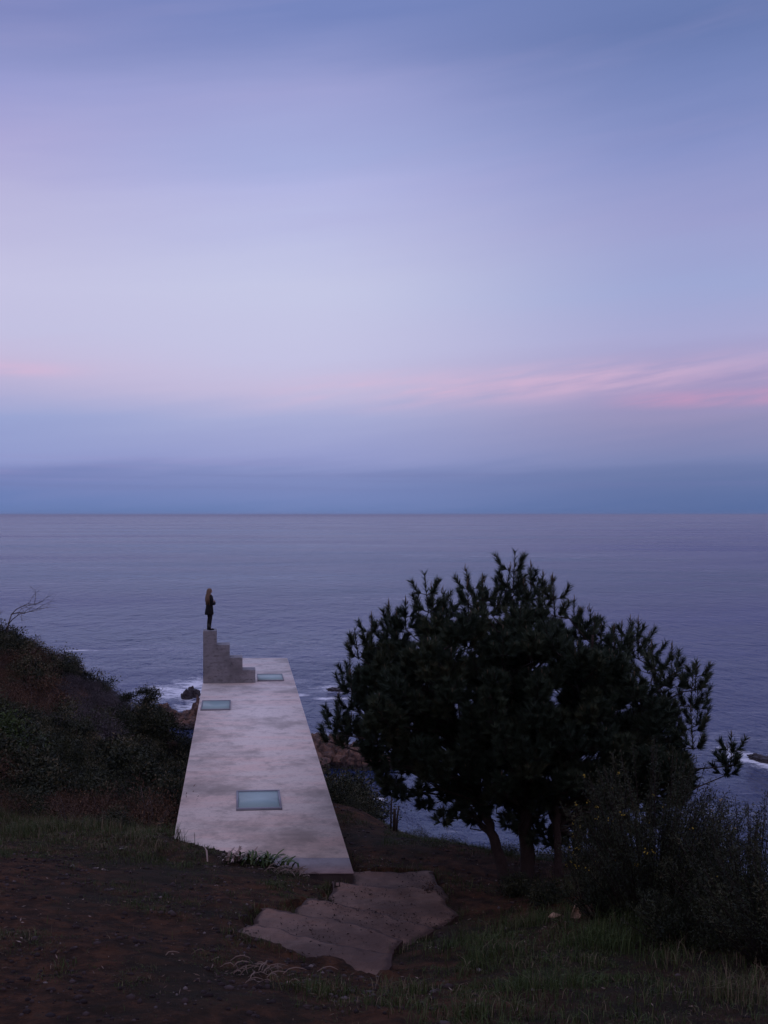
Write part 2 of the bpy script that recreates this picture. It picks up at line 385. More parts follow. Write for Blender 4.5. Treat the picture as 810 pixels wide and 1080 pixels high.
# ------------------------------------------------------------------ house footprint and path outlines
ZR = -6.75
NL, NR, FR_, FL = [atz(*p_, ZR) for p_ in ((176.4, 920), (373, 920), (303, 694), (218.9, 694))]
slabs = [(-6.95, [(371, 918), (455, 917), (474, 948), (430, 960), (371, 950)]),
         (-6.65, [(350, 928), (372, 931.5), (461, 937), (483, 962), (470, 974), (430, 990), (345, 952)]),
         (-6.30, [(324, 946), (346, 949.5), (400, 960), (458, 978), (446, 985), (420, 1002), (300, 975)]),
         (-5.95, [(275, 956.5), (302, 959), (360, 970), (425, 990), (416, 1002), (400, 1020), (262, 985)]),
         (-5.60, [(243, 985), (262, 974), (320, 985), (414, 1003), (408, 1026), (398, 1032), (330, 1014), (285, 1000)])]
slabW = []
for z, pl in slabs:
    slabW.append((z, [tuple(atz(x, y, z)[:2]) for x, y in pl]))

def inpoly(X, Y, poly):
    r = np.zeros(X.shape, bool); n = len(poly)
    for i in range(n):
        x1, y1 = poly[i]; x2, y2 = poly[(i+1) % n]
        c = ((y1 > Y) != (y2 > Y)) & (X < (x2 - x1) * (Y - y1) / ((y2 - y1) if y2 != y1 else 1e-9) + x1)
        r ^= c
    return r

# ------------------------------------------------------------------ terrain
ctl = []
def cp(px, d, z): p_ = at(px, 543, d); ctl.append((p_[0], p_[1], z))
def cy(px, py, d): p_ = at(px, py, d); ctl.append((p_[0], p_[1], p_[2] - H))
for x, y, d in [(0,1080,9),(0,1000,11.5),(0,950,14),(0,900,18),(0,874,21),(90,880,20.3),(150,950,15),(183,884,20.75),(240,902,19.75),(317,917,18.95),(130,1060,9.6),
                (250,1080,9.2),(240,990,13.1),(255,967,14.4),(300,949,15.9),(338,936,17.8),(490,972,16.5),(450,992,14.8),(425,1012,13.4),(415,1035,12.0),(320,1016,12.4),(250,992,13.4),(365,1026,12.3),
                (480,1000,13.6),(600,965,15.5),(700,1000,12.5),(810,1000,12.2),(810,1080,9),(500,1080,9.2),(600,1030,11.2),(60,1000,11.6),(150,1000,12),
                (430,900,20.8),(390,915,19.6),(450,886,22.3),(404,872,24),(385,857,25.5),(520,897,22),(480,889,22.4),(560,925,19.4),(610,916,19.6),(500,935,18.6),
                (700,930,16.5),(810,940,14.5)]:
    cy(x, y, d)
for x, d, z in [(270,24,-7.6),(270,30,-9.5),(260,38,-13.5),(250,47,-16.5),(250,60,-28),(250,80,-38),(250,110,-46),
                (100,25,-7.7),(40,25,-7.25),(0,30,-7.2),(0,38,-6.8),(0,46,-5.85),(-150,46,-4.6),(-150,30,-5.8),(-150,20,-5.6),(-400,40,-2),(-400,20,-2.5),(60,45,-7.15),
                (100,46,-8.2),(140,46,-9.35),(165,46,-9.6),(192,46,-10.8),(192,36,-9.9),(180,28,-8.6),(100,34,-8.0),(60,30,-7.5),(140,34,-8.9),
                (0,62,-15),(0,80,-28),(0,110,-46),(100,60,-17),(100,80,-31),(180,58,-18.5),(-400,70,-15),(-400,100,-30),(-400,130,-46),
                (365,27.5,-8.25),(352,30,-8.8),(430,29,-11.5),(430,40,-22),(430,60,-34),(430,100,-46),(360,34,-11.5),(520,26,-10.5),(520,36,-20),(620,26,-11),(620,40,-22),(620,80,-44),
                (810,22,-8.8),(810,30,-15),(810,60,-36),(1100,14,-6.5),(1100,22,-10),(1100,35,-18),(1100,60,-38),(1500,10,-5),(1500,25,-13),(1500,60,-42)]:
    cp(x, d, z)
for X, Y, z in [(0,0,-1.65),(0,4,-3.0),(-6,0,-1.5),(6,0,-1.7),(0,-8,.6),(-20,-8,2),(20,-8,.5),(-20,5,-1.2),(20,5,-4.5),(-60,-8,6),(60,-8,-4),(-60,40,2),(-60,90,-24),(60,30,-26),(60,60,-44),(-60,130,-46),(60,130,-50),(0,130,-50)]:
    ctl.append((X, Y, z))
C_ = np.array(ctl); CX = C_[:, :2]; n_ = len(C_)
def phi(r2): return np.sqrt(r2 + 2.0)
A_ = phi(((CX[:, None] - CX[None])**2).sum(-1))
P_ = np.hstack([np.ones((n_, 1)), CX]); K_ = np.block([[A_ - np.eye(n_)*.02, P_], [P_.T, np.zeros((3, 3))]])
sol = np.linalg.solve(K_, np.concatenate([C_[:, 2], np.zeros(3)]))
def tz_raw(X, Y):
    X = np.asarray(X, float); Y = np.asarray(Y, float); out = np.zeros(X.shape)
    fl_ = out.ravel(); xr = X.ravel(); yr = Y.ravel()
    for i in range(0, len(xr), 20000):
        q = np.stack([xr[i:i+20000], yr[i:i+20000]], 1)
        r2 = ((q[:, None] - CX[None])**2).sum(-1)
        fl_[i:i+20000] = phi(r2) @ sol[:n_] + sol[n_] + q @ sol[n_+1:]
    return fl_.reshape(X.shape)
g1 = atz(183, 885, ZR); g2 = atz(317, 919, ZR)
foot = [(NL[0], NL[1]-.0), (NR[0], NR[1]), (FR_[0], FR_[1]), (FL[0], FL[1])]
def grow(poly, e):
    c = np.mean(poly, 0); return [tuple(c + (np.array(q) - c) * (1 + e / np.linalg.norm(np.array(q) - c))) for q in poly]
footg = [(NL[0]-.15, NL[1]-.2), (NR[0]+.15, NR[1]-.2), (FR_[0]+.15, FR_[1]), (FL[0]-.15, FL[1])]
slabG = [(z, grow(pl, .06 if z < -5.7 else -.22)) for z, pl in slabW]
def terrain(X, Y):
    Z = tz_raw(X, Y)
    near = np.exp(-((Y - 12) / 22.0)**2)
    Z = Z + (fbm(X*.9, Y*.9, 4, 3) - .47) * .16 + (fbm(X*4, Y*4, 3, 9) - .45) * .07 * near + (fbm(X*.12, Y*.12, 3, 5) - .45) * 2.5 * np.clip((np.hypot(X, Y) - 50)/50, 0, 1)
    side = (X - g1[0]) * (g2[1] - g1[1]) - (Y - g1[1]) * (g2[0] - g1[0])   # >0 : on the camera side of the soil line
    ins = inpoly(X, Y, footg)
    lim = np.where(side > 0, np.minimum(np.maximum(Z, ZR + .03), ZR + .12), np.minimum(Z, ZR - .45))
    # only the corner left of the soil line's end is buried
    lim = np.where((X > g2[0]) , np.minimum(Z, ZR - .35), lim)
    Z = np.where(ins, lim, Z)
    fr_ = (X > g2[0] + .1) & (X < NR[0] + .3) & (Y > NR[1] - .55) & (Y < NR[1] + .2)
    Z = np.where(fr_, np.minimum(Z, ZR - .32), Z)
    for z, pl in slabG:
        i2 = inpoly(X, Y, pl); Z = np.where(i2, np.minimum(Z, z - .09), Z)
    fl = [np.array(atz(x, y, -5.6)[:2]) for x, y in ((243, 985), (285, 1000), (330, 1014), (398, 1032), (408, 1026))]
    dist = np.full(X.shape, 9.0)
    for a, b_ in zip(fl[:-1], fl[1:]):
        ab = b_ - a; tt_ = np.clip(((X - a[0])*ab[0] + (Y - a[1])*ab[1]) / ab.dot(ab), 0, 1)
        dist = np.minimum(dist, np.hypot(X - a[0] - tt_*ab[0], Y - a[1] - tt_*ab[1]))
    nz = fbm(X*1.7, Y*1.7, 4, 123); reach = .12 + 1.1*np.clip(nz - .36, 0, 1)
    zd = -5.6 + .055 - .10*np.clip(dist/reach, 0, 3) + (nz - .47)*.05
    Z = np.where((dist < .9), np.maximum(Z, np.where(inpoly(X, Y, slabG[4][1]) | (dist < .5), zd, Z)), Z)
    return H + Z
def axis(segs):
    out = []
    for a, b_, s in segs: out.append(np.arange(a, b_, s))
    return np.unique(np.concatenate(out))
gx = axis([(-160, -40, 4), (-40, -12, .8), (-12, -7, .25), (-7, 8, .085), (8, 14, .25), (14, 40, .8), (40, 161, 4)])
gy = axis([(-60, -8, 3), (-8, 6, .5), (6, 8, .2), (8, 26, .085), (26, 34, .25), (34, 70, .8), (70, 180, 3)])
GX, GY = np.meshgrid(gx, gy); GZ = terrain(GX, GY)
nx, ny = len(gx), len(gy)
idx = np.arange(nx*ny).reshape(ny, nx)
Fq = np.stack([idx[:-1, :-1], idx[:-1, 1:], idx[1:, 1:], idx[1:, :-1]], -1).reshape(-1, 4)
tag(mesh_obj('hillside_ground', np.stack([GX, GY, GZ], -1).reshape(-1, 3), Fq, M['soil'], smooth_=True), kind='structure')
from bisect import bisect
def hz(X, Y):      # sample the built mesh
    X = np.atleast_1d(X).astype(float); Y = np.atleast_1d(Y).astype(float)
    i = np.clip(np.searchsorted(gx, X) - 1, 0, nx-2); j = np.clip(np.searchsorted(gy, Y) - 1, 0, ny-2)
    u = (X - gx[i])/(gx[i+1]-gx[i]); v = (Y - gy[j])/(gy[j+1]-gy[j])
    return (GZ[j, i]*(1-u) + GZ[j, i+1]*u)*(1-v) + (GZ[j+1, i]*(1-u) + GZ[j+1, i+1]*u)*v
def proj(P):
    P = np.asarray(P); d = P[..., 0]*FW[0] + P[..., 1]*FW[1]; lat = P[..., 0]*RT[0] + P[..., 1]*RT[1]
    return 328 + lat/d*F, 543 + (H - P[..., 2])/d*F, d

# ------------------------------------------------------------------ the concrete house
house = empty('concrete_house', (NL[0]/2+NR[0]/2, NL[1], H + ZR - .3))
tag(house, 'long narrow concrete house seen from above, flat stained roof reaching out over the sea', 'house')
HO = np.array(house.location)
def loc(p_): return np.asarray(p_) - HO
zt = H + ZR; th = .24
def prism_tb(poly, z0, z1):
    mb = MB(); mb.prism([tuple(loc((x, y, 0))[:2]) for x, y in poly], z0 - HO[2], z1 - HO[2]); return mb
def lerp(a, b_, k): return tuple(np.array(a[:2])*(1-k) + np.array(b_[:2])*k)
ks = (atz(373, 904, ZR)[1] - NR[1]) / (FR_[1] - NR[1])     # joint line near the front
aL, aR = lerp(NL, FL, ks), lerp(NR, FR_, ks)
e_ = .006
prism_tb([aL, aR, tuple(FR_[:2]), tuple(FL[:2])], zt - th, zt).build('roof', M['roof'], house)
strip = prism_tb([tuple(NL[:2]), tuple(NR[:2]), (aR[0], aR[1]-.012), (aL[0], aL[1]-.012)], zt - .035, zt - .008).build('roof_edge', M['roof_strip'], house)
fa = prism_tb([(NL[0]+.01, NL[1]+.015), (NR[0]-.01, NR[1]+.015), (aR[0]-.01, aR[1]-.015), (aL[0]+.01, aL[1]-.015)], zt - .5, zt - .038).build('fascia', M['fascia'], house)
fa['label'] = 'dark front face under the near edge of the roof'
strip['label'] = 'darker strip of concrete along the near end of the roof'
# walls, inset under the slab
ins_ = .12
wl = [(NL[0]+ins_, NL[1]+ins_), (NR[0]-ins_, NR[1]+ins_), (FR_[0]-ins_, FR_[1]-ins_), (FL[0]+ins_, FL[1]-ins_)]
tk = .25
for a, b_ in ((0, 1), (1, 2), (2, 3), (3, 0)):
    p0, p1 = np.array(wl[a]), np.array(wl[b_]); dv = (p1-p0)/np.linalg.norm(p1-p0); nv = np.array([-dv[1], dv[0]])
    p0 = p0 + dv*(tk+.003); 
    q = [tuple(p0), tuple(p1 + dv*.0), tuple(p1 + nv*tk), tuple(p0 + nv*tk)]
    prism_tb(q, zt - 15 if a != 0 else zt - 4, zt - th - .003).build('wall', M['wall'], house)
# skylights
def skylight(pts, w=.055):
    P = [atz(x, y, ZR) for x, y in pts]       # near-left, near-right, far-right, far-left
    x0 = (P[0][0]+P[3][0])/2; x1 = (P[1][0]+P[2][0])/2; y0 = (P[0][1]+P[1][1])/2; y1 = (P[2][1]+P[3][1])/2
    mb = MB(); z0, z1 = zt - .01, zt + .05
    def bxx(a, b_, c, d, e, f): mb.prism([tuple(loc((u, v, 0))[:2]) for u, v in ((a, c), (b_, c), (b_, d), (a, d))], e-HO[2], f-HO[2])
    bxx(x0, x1, y0, y0+w*1.6, z0, z1); bxx(x0, x1, y1-w*1.6, y1, z0, z1)
    bxx(x0, x0+w, y0+w*1.6, y1-w*1.6, z0, z1-.002); bxx(x1-w, x1, y0+w*1.6, y1-w*1.6, z0, z1-.002)
    f = mb.build('skylight', M['frame'], house)
    mb = MB(); bxx(x0+w, x1-w, y0+w*1.6, y1-w*1.6, z0+.001, z0+.045); g = mb.build('pane', M['glass'], f)
    return f
s1 = skylight([(249.2, 854.8), (297, 854.8), (295.5, 835.3), (249.2, 835.3)], .05); s1['label'] = 'largest skylight, nearest the hillside'
s2 = skylight([(211.5, 749.3), (243, 749.3), (243.5, 739.8), (213, 739.8)], .04); s2['label'] = 'skylight on the left edge in front of the stair'
s3 = skylight([(271.5, 718.4), (299.5, 718.4), (298, 711.8), (271, 711.8)], .035); s3['label'] = 'farthest skylight beside the stair'
# stair of four tall blocks
Ys = atz(240, 720.4, ZR)[1]; dep = .78
xs = [aty(x, 700, Ys)[0] for x in (214.2, 228.4, 242.2, 255.8, 269.4)]
zs = [aty(240, y, Ys)[2] for y in (665.4, 680, 693.8, 707)]
prof = [(xs[0], zt - .004), (xs[4], zt - .004), (xs[4], zs[3]), (xs[3], zs[3]), (xs[3], zs[2]), (xs[2], zs[2]), (xs[2], zs[1]), (xs[1], zs[1]), (xs[1], zs[0]), (xs[0], zs[0])]
bm = bmesh.new()
vs = [bm.verts.new(loc((x, Ys, z))) for x, z in prof]; fc = bm.faces.new(vs)
r = bmesh.ops.extrude_face_region(bm, geom=[fc]); bmesh.ops.translate(bm, vec=(0, dep, 0), verts=[v for v in r['geom'] if isinstance(v, bmesh.types.BMVert)])
bmesh.ops.recalc_face_normals(bm, faces=bm.faces)
bmesh.ops.bevel(bm, geom=list(bm.edges), offset=.012, segments=1, affect='EDGES')
me = bpy.data.meshes.new('roof_stair'); bm.to_mesh(me); bm.free(); me.materials.append(M['stair'])
st = bpy.data.objects.new('roof_stair', me); COL.objects.link(st); st.parent = house; st['label'] = 'grey concrete stair of four tall blocks ending in mid air'

# ------------------------------------------------------------------ the broken concrete path
def rough_slab(poly, ztop, thick, seed):
    rs = random.Random(seed); pts = []
    n = len(poly)
    for i in range(n):
        a, b_ = np.array(poly[i]), np.array(poly[(i+1) % n]); ln = np.linalg.norm(b_-a); k = max(1, int(ln/.10))
        for j in range(k):
            q = a + (b_-a)*j/k
            if j:
                w = (float(fbm(q[:1]*2.2, q[1:]*2.2, 3, seed)[0]) - .44)*.22
                q = q + np.array([w + rs.gauss(0, .010), w + rs.gauss(0, .010)])
            pts.append(q)
    cen = np.mean(pts, 0); P = np.array(pts)
    # interior points so that the top can be uneven
    lo, hi = P.min(0), P.max(0); gxs, gys = np.meshgrid(np.arange(lo[0], hi[0], .09), np.arange(lo[1], hi[1], .09))
    gxs = (gxs + np.random.default_rng(seed).normal(0, .015, gxs.shape)).ravel(); gys = (gys + np.random.default_rng(seed+9).normal(0, .015, gys.shape)).ravel()
    ok = inpoly(gxs, gys, [tuple(q) for q in pts])
    dmin = np.min(np.hypot(gxs[:, None] - P[None, :, 0], gys[:, None] - P[None, :, 1]), axis=1); ok &= dmin > .05
    from mathutils.geometry import delaunay_2d_cdt
    allp = [Vector(q) for q in pts] + [Vector((x, y)) for x, y in zip(gxs[ok], gys[ok])]
    vv, ee, ff, _, _, _ = delaunay_2d_cdt(allp, [], [list(range(len(pts)))], 1, 1e-5)
    X = np.array([v[0] for v in vv]); Y = np.array([v[1] for v in vv])
    dm = np.min(np.hypot(X[:, None] - P[None, :, 0], Y[:, None] - P[None, :, 1]), axis=1)
    tilt = rs.uniform(-.012, .012)
    Z = (fbm(X*2.1, Y*2.1, 4, seed+3) - .47)*.07 + (fbm(X*9, Y*9, 2, seed+8) - .4)*.022 - .022*np.exp(-dm/.035) + tilt*(X - cen[0])
    bm = bmesh.new(); lay = bm.verts.layers.float_color.new('tint'); vs_ = [bm.verts.new((x - cen[0], y - cen[1], z)) for x, y, z in zip(X, Y, Z)]
    for f in ff:
        try: bm.faces.new([vs_[i] for i in f])
        except ValueError: pass
    bmesh.ops.recalc_face_normals(bm, faces=bm.faces)
    if sum(f.normal.z for f in bm.faces) < 0: bmesh.ops.reverse_faces(bm, faces=bm.faces)
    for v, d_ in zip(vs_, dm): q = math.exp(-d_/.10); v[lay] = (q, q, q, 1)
    be_ = [e for e in bm.edges if e.is_boundary]
    r = bmesh.ops.extrude_edge_only(bm, edges=be_)
    for v in [g_ for g_ in r['geom'] if isinstance(g_, bmesh.types.BMVert)]: v.co.z = -thick
    bmesh.ops.recalc_face_normals(bm, faces=bm.faces)
    return bm, cen
labs = ['flat concrete slab beside the near right corner of the roof, lowest of the path', 'wide broken path slab second up from the roof corner',
        'middle slab of the broken concrete path on the hillside', 'fourth slab of the broken path, its ragged edge against the grass', 'topmost and nearest slab of the broken concrete path, soil spilling onto it']
for k, (z, pl) in enumerate(slabW):
    bm, cen = rough_slab(pl, z, .55, k)
    me = bpy.data.meshes.new('path_slab'); bm.to_mesh(me); bm.free(); me.materials.append(M['path'])
    o = bpy.data.objects.new('path_slab', me); COL.objects.link(o); o.location = (cen[0], cen[1], H + z)
    tag(o, labs[k], 'concrete slab', 'broken concrete slabs of the path')

# ------------------------------------------------------------------ vegetation builders
def leaves(P, D, ln, wd, tint, twist=None):
    """diamond leaves: base point P, direction D, length, width; returns V, faces, tint"""
    n = len(P); D = D / (np.linalg.norm(D, axis=1)[:, None] + 1e-9)
    R_ = rng.normal(size=(n, 3)); Sd = np.cross(D, R_); Sd /= np.linalg.norm(Sd, axis=1)[:, None] + 1e-9
    ln = np.broadcast_to(ln, (n,))[:, None]; wd = np.broadcast_to(wd, (n,))[:, None]
    V = np.stack([P, P + D*ln*.45 + Sd*wd*.5, P + D*ln, P + D*ln*.45 - Sd*wd*.5], 1).reshape(-1, 3)
    Fa = np.arange(n*4).reshape(n, 4)
    return V, Fa, np.repeat(tint, 4)
def rand_dirs(n, up=0.0):
    d = rng.normal(size=(n, 3)); d[:, 2] += up; return d / np.linalg.norm(d, axis=1)[:, None]
def shrub_parts(seed, R=1.0, Hh=1.0, clumps=60, per=90, leaf=.075, width=.035, stems=9, clump_r=.2, flat=.5, up=.5, open_=.0):
    rs = np.random.default_rng(seed); lv, st_ = [], MB()
    cs = []
    for i in range(clumps):
        while True:
            q = rs.uniform(-1, 1, 3); q[2] = abs(q[2])
            rr = np.linalg.norm(q)
            if rr < 1 and rr > .45: break
        lump = 1 + .28*math.sin(3*math.atan2(q[1], q[0]) + seed) + rs.normal(0, .07)
        cs.append(q * np.array([R*lump, R*lump, Hh*(1 + rs.normal(0, .12))]) )
    cs = np.array(cs)
    V, Fs, T = [], [], []
    nb_ = 0
    for c in cs:
        k = int(per * rs.uniform(.6, 1.3)); off = rs.normal(size=(k, 3)) * clump_r * rs.uniform(.7, 1.25) * np.array([1, 1, .75])
        P = c + off; P[:, 2] = np.maximum(P[:, 2], .02)
        D = rand_dirs(k, up) + off/ (clump_r*2)
        tt = np.clip(rs.uniform(-.1, .9) + rs.normal(0, .16, k), 0, 1)
        v, f, t_ = leaves(P, D, leaf*rs.uniform(.6, 1.3, k), width*rs.uniform(.7, 1.3, k), tt)
        V.append(v); Fs.append(f + nb_); T.append(t_); nb_ += len(v)
    for i in rs.choice(len(cs), min(stems, len(cs)), replace=False):
        c = cs[i]; base = np.array([c[0]*.12, c[1]*.12, -.1]); mid_ = base*.5 + c*.5 + rs.normal(0, .06, 3); mid_[2] += .05
        st_.tube([base, base*.6+mid_*.4 + rs.normal(0, .03, 3), mid_, c], np.linspace(.028, .006, 4)*max(R, Hh), 5)
    return (np.concatenate(V), np.concatenate(Fs), np.concatenate(T)), st_
for k_ in ('shrub', 'shrub_brown', 'shrub_grey'): M[k_]['k'] = k_
def make_shrub(name, seed, matk, label, cat, group=None, **kw):
    root = empty(name, (0, 0, -500)); tag(root, label, cat, group)
    (V, Fa, T), stm = shrub_parts(seed, **kw)
    mesh_obj('foliage', V, Fa, M[matk], root, T); stm.build('stem', M['twig'], root); return root
placed = set()
def place(proto, x, y, s=1.0, rz=None, sink=.08, label=None, group=None, sz=None):
    o = proto if id(proto) not in placed else copy_tree(proto); placed.add(id(proto))
    o.location = (x, y, float(hz(x, y)[0]) - sink); o.rotation_euler = (0, 0, random.uniform(0, 6.28) if rz is None else rz)
    o.scale = (s, s, s if sz is None else sz)
    if label: o['label'] = label
    if group: o['group'] = group
    return o

G1 = 'shrubs covering the left hillside'
P_dark = [make_shrub('shrub', 11+i, 'shrub', 'dense dark green shrub in the scrub on the left hillside', 'shrub', G1, clumps=48, per=120, leaf=.10, width=.045, clump_r=.17) for i in range(3)]
P_brown = [make_shrub('shrub', 31+i, 'shrub_brown', 'brownish red dry shrub in the scrub on the left hillside', 'shrub', G1, clumps=55, per=60, up=1.2, leaf=.08, width=.022) for i in range(2)]
P_grey = [make_shrub('shrub', 41+i, 'shrub_grey', 'grey leafless looking shrub on the upper left hillside', 'shrub', G1, clumps=62, per=95, leaf=.11, width=.020, up=1.0, stems=25) for i in range(2)]
P_bright = make_shrub('shrub', 51, 'shrub_bright', 'fresh bright green shrub at the left edge of the photo', 'shrub', clumps=75, per=90)

rs = np.random.default_rng(5)
spots = []
for _ in range(16000):
    d = rs.uniform(22.5, 53); px = rs.uniform(-110, 208); p_ = at(px, 543, d)
    x, y = p_[0], p_[1]
    if px > 0:
        if d < 22.6 + (0 if px < 60 else 0) : continue
    left_edge = np.interp(y, [NL[1], FL[1]], [NL[0], FL[0]])
    if x > left_edge - .8: continue
    pxx, pyy, dd_ = proj(np.array([x, y, float(hz(x, y)[0])]))
    if (d < 24.0 and px > 165) or (94 < px < 119 and 32.8 < d < 38.5): continue
    s = rs.uniform(.5, 1.3)
    if any((x-a)**2 + (y-b_)**2 < (.62*(s+c))**2 for a, b_, c, *_ in spots): continue
    spots.append((x, y, s, px, pyy))
    if len(spots) > 285: break
for x, y, s, px, pyy in spots:
    if px < 45 and 780 < pyy < 830 and 'bright' not in placed and px > -10:
        placed.add('bright'); place(P_bright, x, y, 1.35, sz=1.2); continue
    v = fbm(np.array([x*.16]), np.array([y*.16]), 3, 77)[0]; u = random.random()
    if 55 < px < 150 and pyy < 778 and pyy > 715 and u < .7: pr = random.choice(P_grey); k = .8
    elif (v > .50 and u < .7) or (px < 70 and 700 < pyy < 760 and u < .6): pr = random.choice(P_brown); k = .95
    else: pr = random.choice(P_dark); k = 1
    o = place(pr, x, y, s*k, sz=s*k*random.uniform(.75, 1.1))
    if pyy < 715 and px < 110: zone = 'along the crest of the ridge below the bare dead trees'
    elif px > 150 and pyy < 800: zone = 'on the far slope by the young tree and the surf'
    elif px > 135: zone = 'beside the left edge of the roof'
    elif pyy > 815: zone = 'at the foot of the slope above the grass'
    elif px < 0: zone = 'on the slope beyond the left frame edge'
    elif px < 70: zone = 'on the slope around the bright green shrub'
    else: zone = 'mid slope around the pale rock'
    size_ = 'large ' if s*k > .95 else ('small ' if s*k < .72 else '')
    if 'left edge of the roof' in zone: zone += ', near its buried end' if pyy > 850 else (', halfway along it' if pyy > 815 else ', towards the stair')
    o['label'] = size_ + {'shrub': 'dark green shrub ', 'shrub_brown': 'reddish brown shrub ', 'shrub_grey': 'grey bare shrub '}[pr.children[0].data.materials[0]['k']] + zone
# small young tree standing above the scrub by the sea (left of the roof)
def flat_tree(px, d, hgt, label):
    p_ = at(px, 543, d); g = float(hz(p_[0], p_[1])[0]); root = empty('young_tree', (p_[0], p_[1], g)); tag(root, label, 'tree')
    mb = MB(); mb.tube([(0, 0, -.2), (.05, 0, hgt*.4), (-.05, 0, hgt*.8), (.1, 0, hgt)], np.array([.07, .055, .04, .02]), 6)
    mb.tube([(0, 0, hgt*.45), (-.35, .1, hgt*.7), (-.75, .1, hgt*.82)], np.array([.035, .025, .012]), 5); mb.build('trunk', M['bark'], root)
    V, Fs, T = [], [], []; nb_ = 0
    for c, r_ in (((.1, 0, hgt*1.0), .34), ((.35, .1, hgt*.93), .26), ((-.2, 0, hgt*.97), .22), ((-.75, .1, hgt*.86), .28), ((-.95, 0, hgt*.82), .2), ((.3, 0, hgt*.78), .24), ((0, .1, hgt*.7), .2)):
        k = 330; P = np.array(c) + rng.normal(size=(k, 3))*r_*np.array([.6, .6, .34])
        v, f, t_ = leaves(P, rand_dirs(k, .8), .11, .035, np.clip(rng.uniform(0, .7, k), 0, 1)); V.append(v); Fs.append(f+nb_); T.append(t_); nb_ += len(v)
    mesh_obj('crown', np.concatenate(V), np.concatenate(Fs), M['shrub'], root, np.concatenate(T))
flat_tree(154, 44, 1.5, 'small windswept young tree standing above the scrub just left of the surf')
# bare dead trees on the ridge
def dead_tree(px, d, hgt, seed, lean, label):
    rs2 = np.random.default_rng(seed); p_ = at(px, 543, d); root = empty('dead_tree', (p_[0], p_[1], float(hz(p_[0], p_[1])[0]))); tag(root, label, 'dead tree', 'bare dead trees on the ridge')
    tr, br = MB(), MB()
    def grow_(p0, dv, ln, r_, lv, mb):
        pts = [p0]; dcur = dv
        for i in range(4):
            dcur = dcur + rs2.normal(0, .22, 3); dcur /= np.linalg.norm(dcur); pts.append(pts[-1] + dcur*ln/4)
        mb.tube(pts, np.linspace(r_, r_*.5, 5), 5)
        if lv:
            for i in (2, 3, 4):
                for q in range(1 if i < 4 else 2):
                    nd = dcur + rs2.normal(0, .65, 3); nd[2] = abs(nd[2])*.8; nd /= np.linalg.norm(nd)
                    grow_(pts[i], nd, ln*.6, r_*.5, lv-1, br)
    grow_(np.array([0, 0, -.3]), np.array([lean, 0, 1.]) / math.hypot(lean, 1), hgt*.75, .05, 3, tr)
    tr.build('trunk', M['twig'], root); br.build('branch', M['twig'], root)
dead_tree(37, 45, 1.3, 3, -.1, 'taller bare dead tree on the ridge at the far left')
dead_tree(62, 45.5, 1.3, 8, .25, 'smaller bare dead tree leaning right on the left ridge')
dead_tree(3, 44, 2.6, 12, .0, 'bare dark stump of a tree at the left frame edge on the ridge')
# pale stone among the scrub
p_ = at(106, 543, 33.5)
bm = bmesh.new(); bmesh.ops.create_icosphere(bm, subdivisions=2, radius=.17)
for v in bm.verts: v.co.x *= .8; v.co.z *= 1.1; v.co += v.co.normalized()*random.uniform(-.05, .05); v.co.y *= .5
me = bpy.data.meshes.new('pale_rock'); bm.to_mesh(me); bm.free(); me.materials.append(M['pale'])
o = bpy.data.objects.new('pale_rock', me); COL.objects.link(o); q = at(107, 543, 36.5); o.location = (q[0], q[1], float(hz(q[0], q[1])[0]) + .12)
tag(o, 'pale grey angular rock showing among the scrub of the left hillside', 'rock')

# shrubs right of the roof and on the rim of the slope
G2 = 'shrubs beside the right edge of the roof'
pR = make_shrub('shrub', 61, 'shrub', 'dark shrub growing below the right edge of the roof', 'shrub', G2, clumps=75, per=95)
for px, d, s in ((350, 29.5, 1.25), (364, 28.5, 1.1), (366, 27.4, .7), (344, 31.5, 1.2), (371, 26.4, .3), (352, 27.6, .8), (362, 30.5, 1.0)):
    q = at(px, 543, d); right_edge = np.interp(q[1], [NR[1], FR_[1]], [NR[0], FR_[0]])
    place(pR, max(q[0], right_edge + s*.6), q[1], s, label='dark shrub below the right edge of the roof, ' + ('a large one' if s > 1.05 else 'a tiny one on the dirt slope' if s < .5 else 'a middling one beside the dirt slope' if d < 28.8 else 'a middling one farther down'))
G3 = 'low shrubs along the rim of the slope'
pE = make_shrub('shrub', 63, 'shrub', 'low dark shrub on the grassy rim behind the wooden stakes', 'shrub', G3, clumps=40, per=80, Hh=.7)
for px, d, s in ((440, 23.4, .32), (456, 23.5, .28), (472, 23.7, .42), (500, 23.2, .3), (525, 22.8, .4), (545, 22.6, .45), (575, 22, .4), (640, 20.5, .7), (625, 21, .5), (535, 24, .75), (560, 24, .9), (585, 23.5, .9), (605, 23, .95), (630, 22.5, 1.0), (655, 21.5, 1.0), (515, 24.2, .6)):
    q = at(px, 543, d); place(pE, q[0], q[1], s)

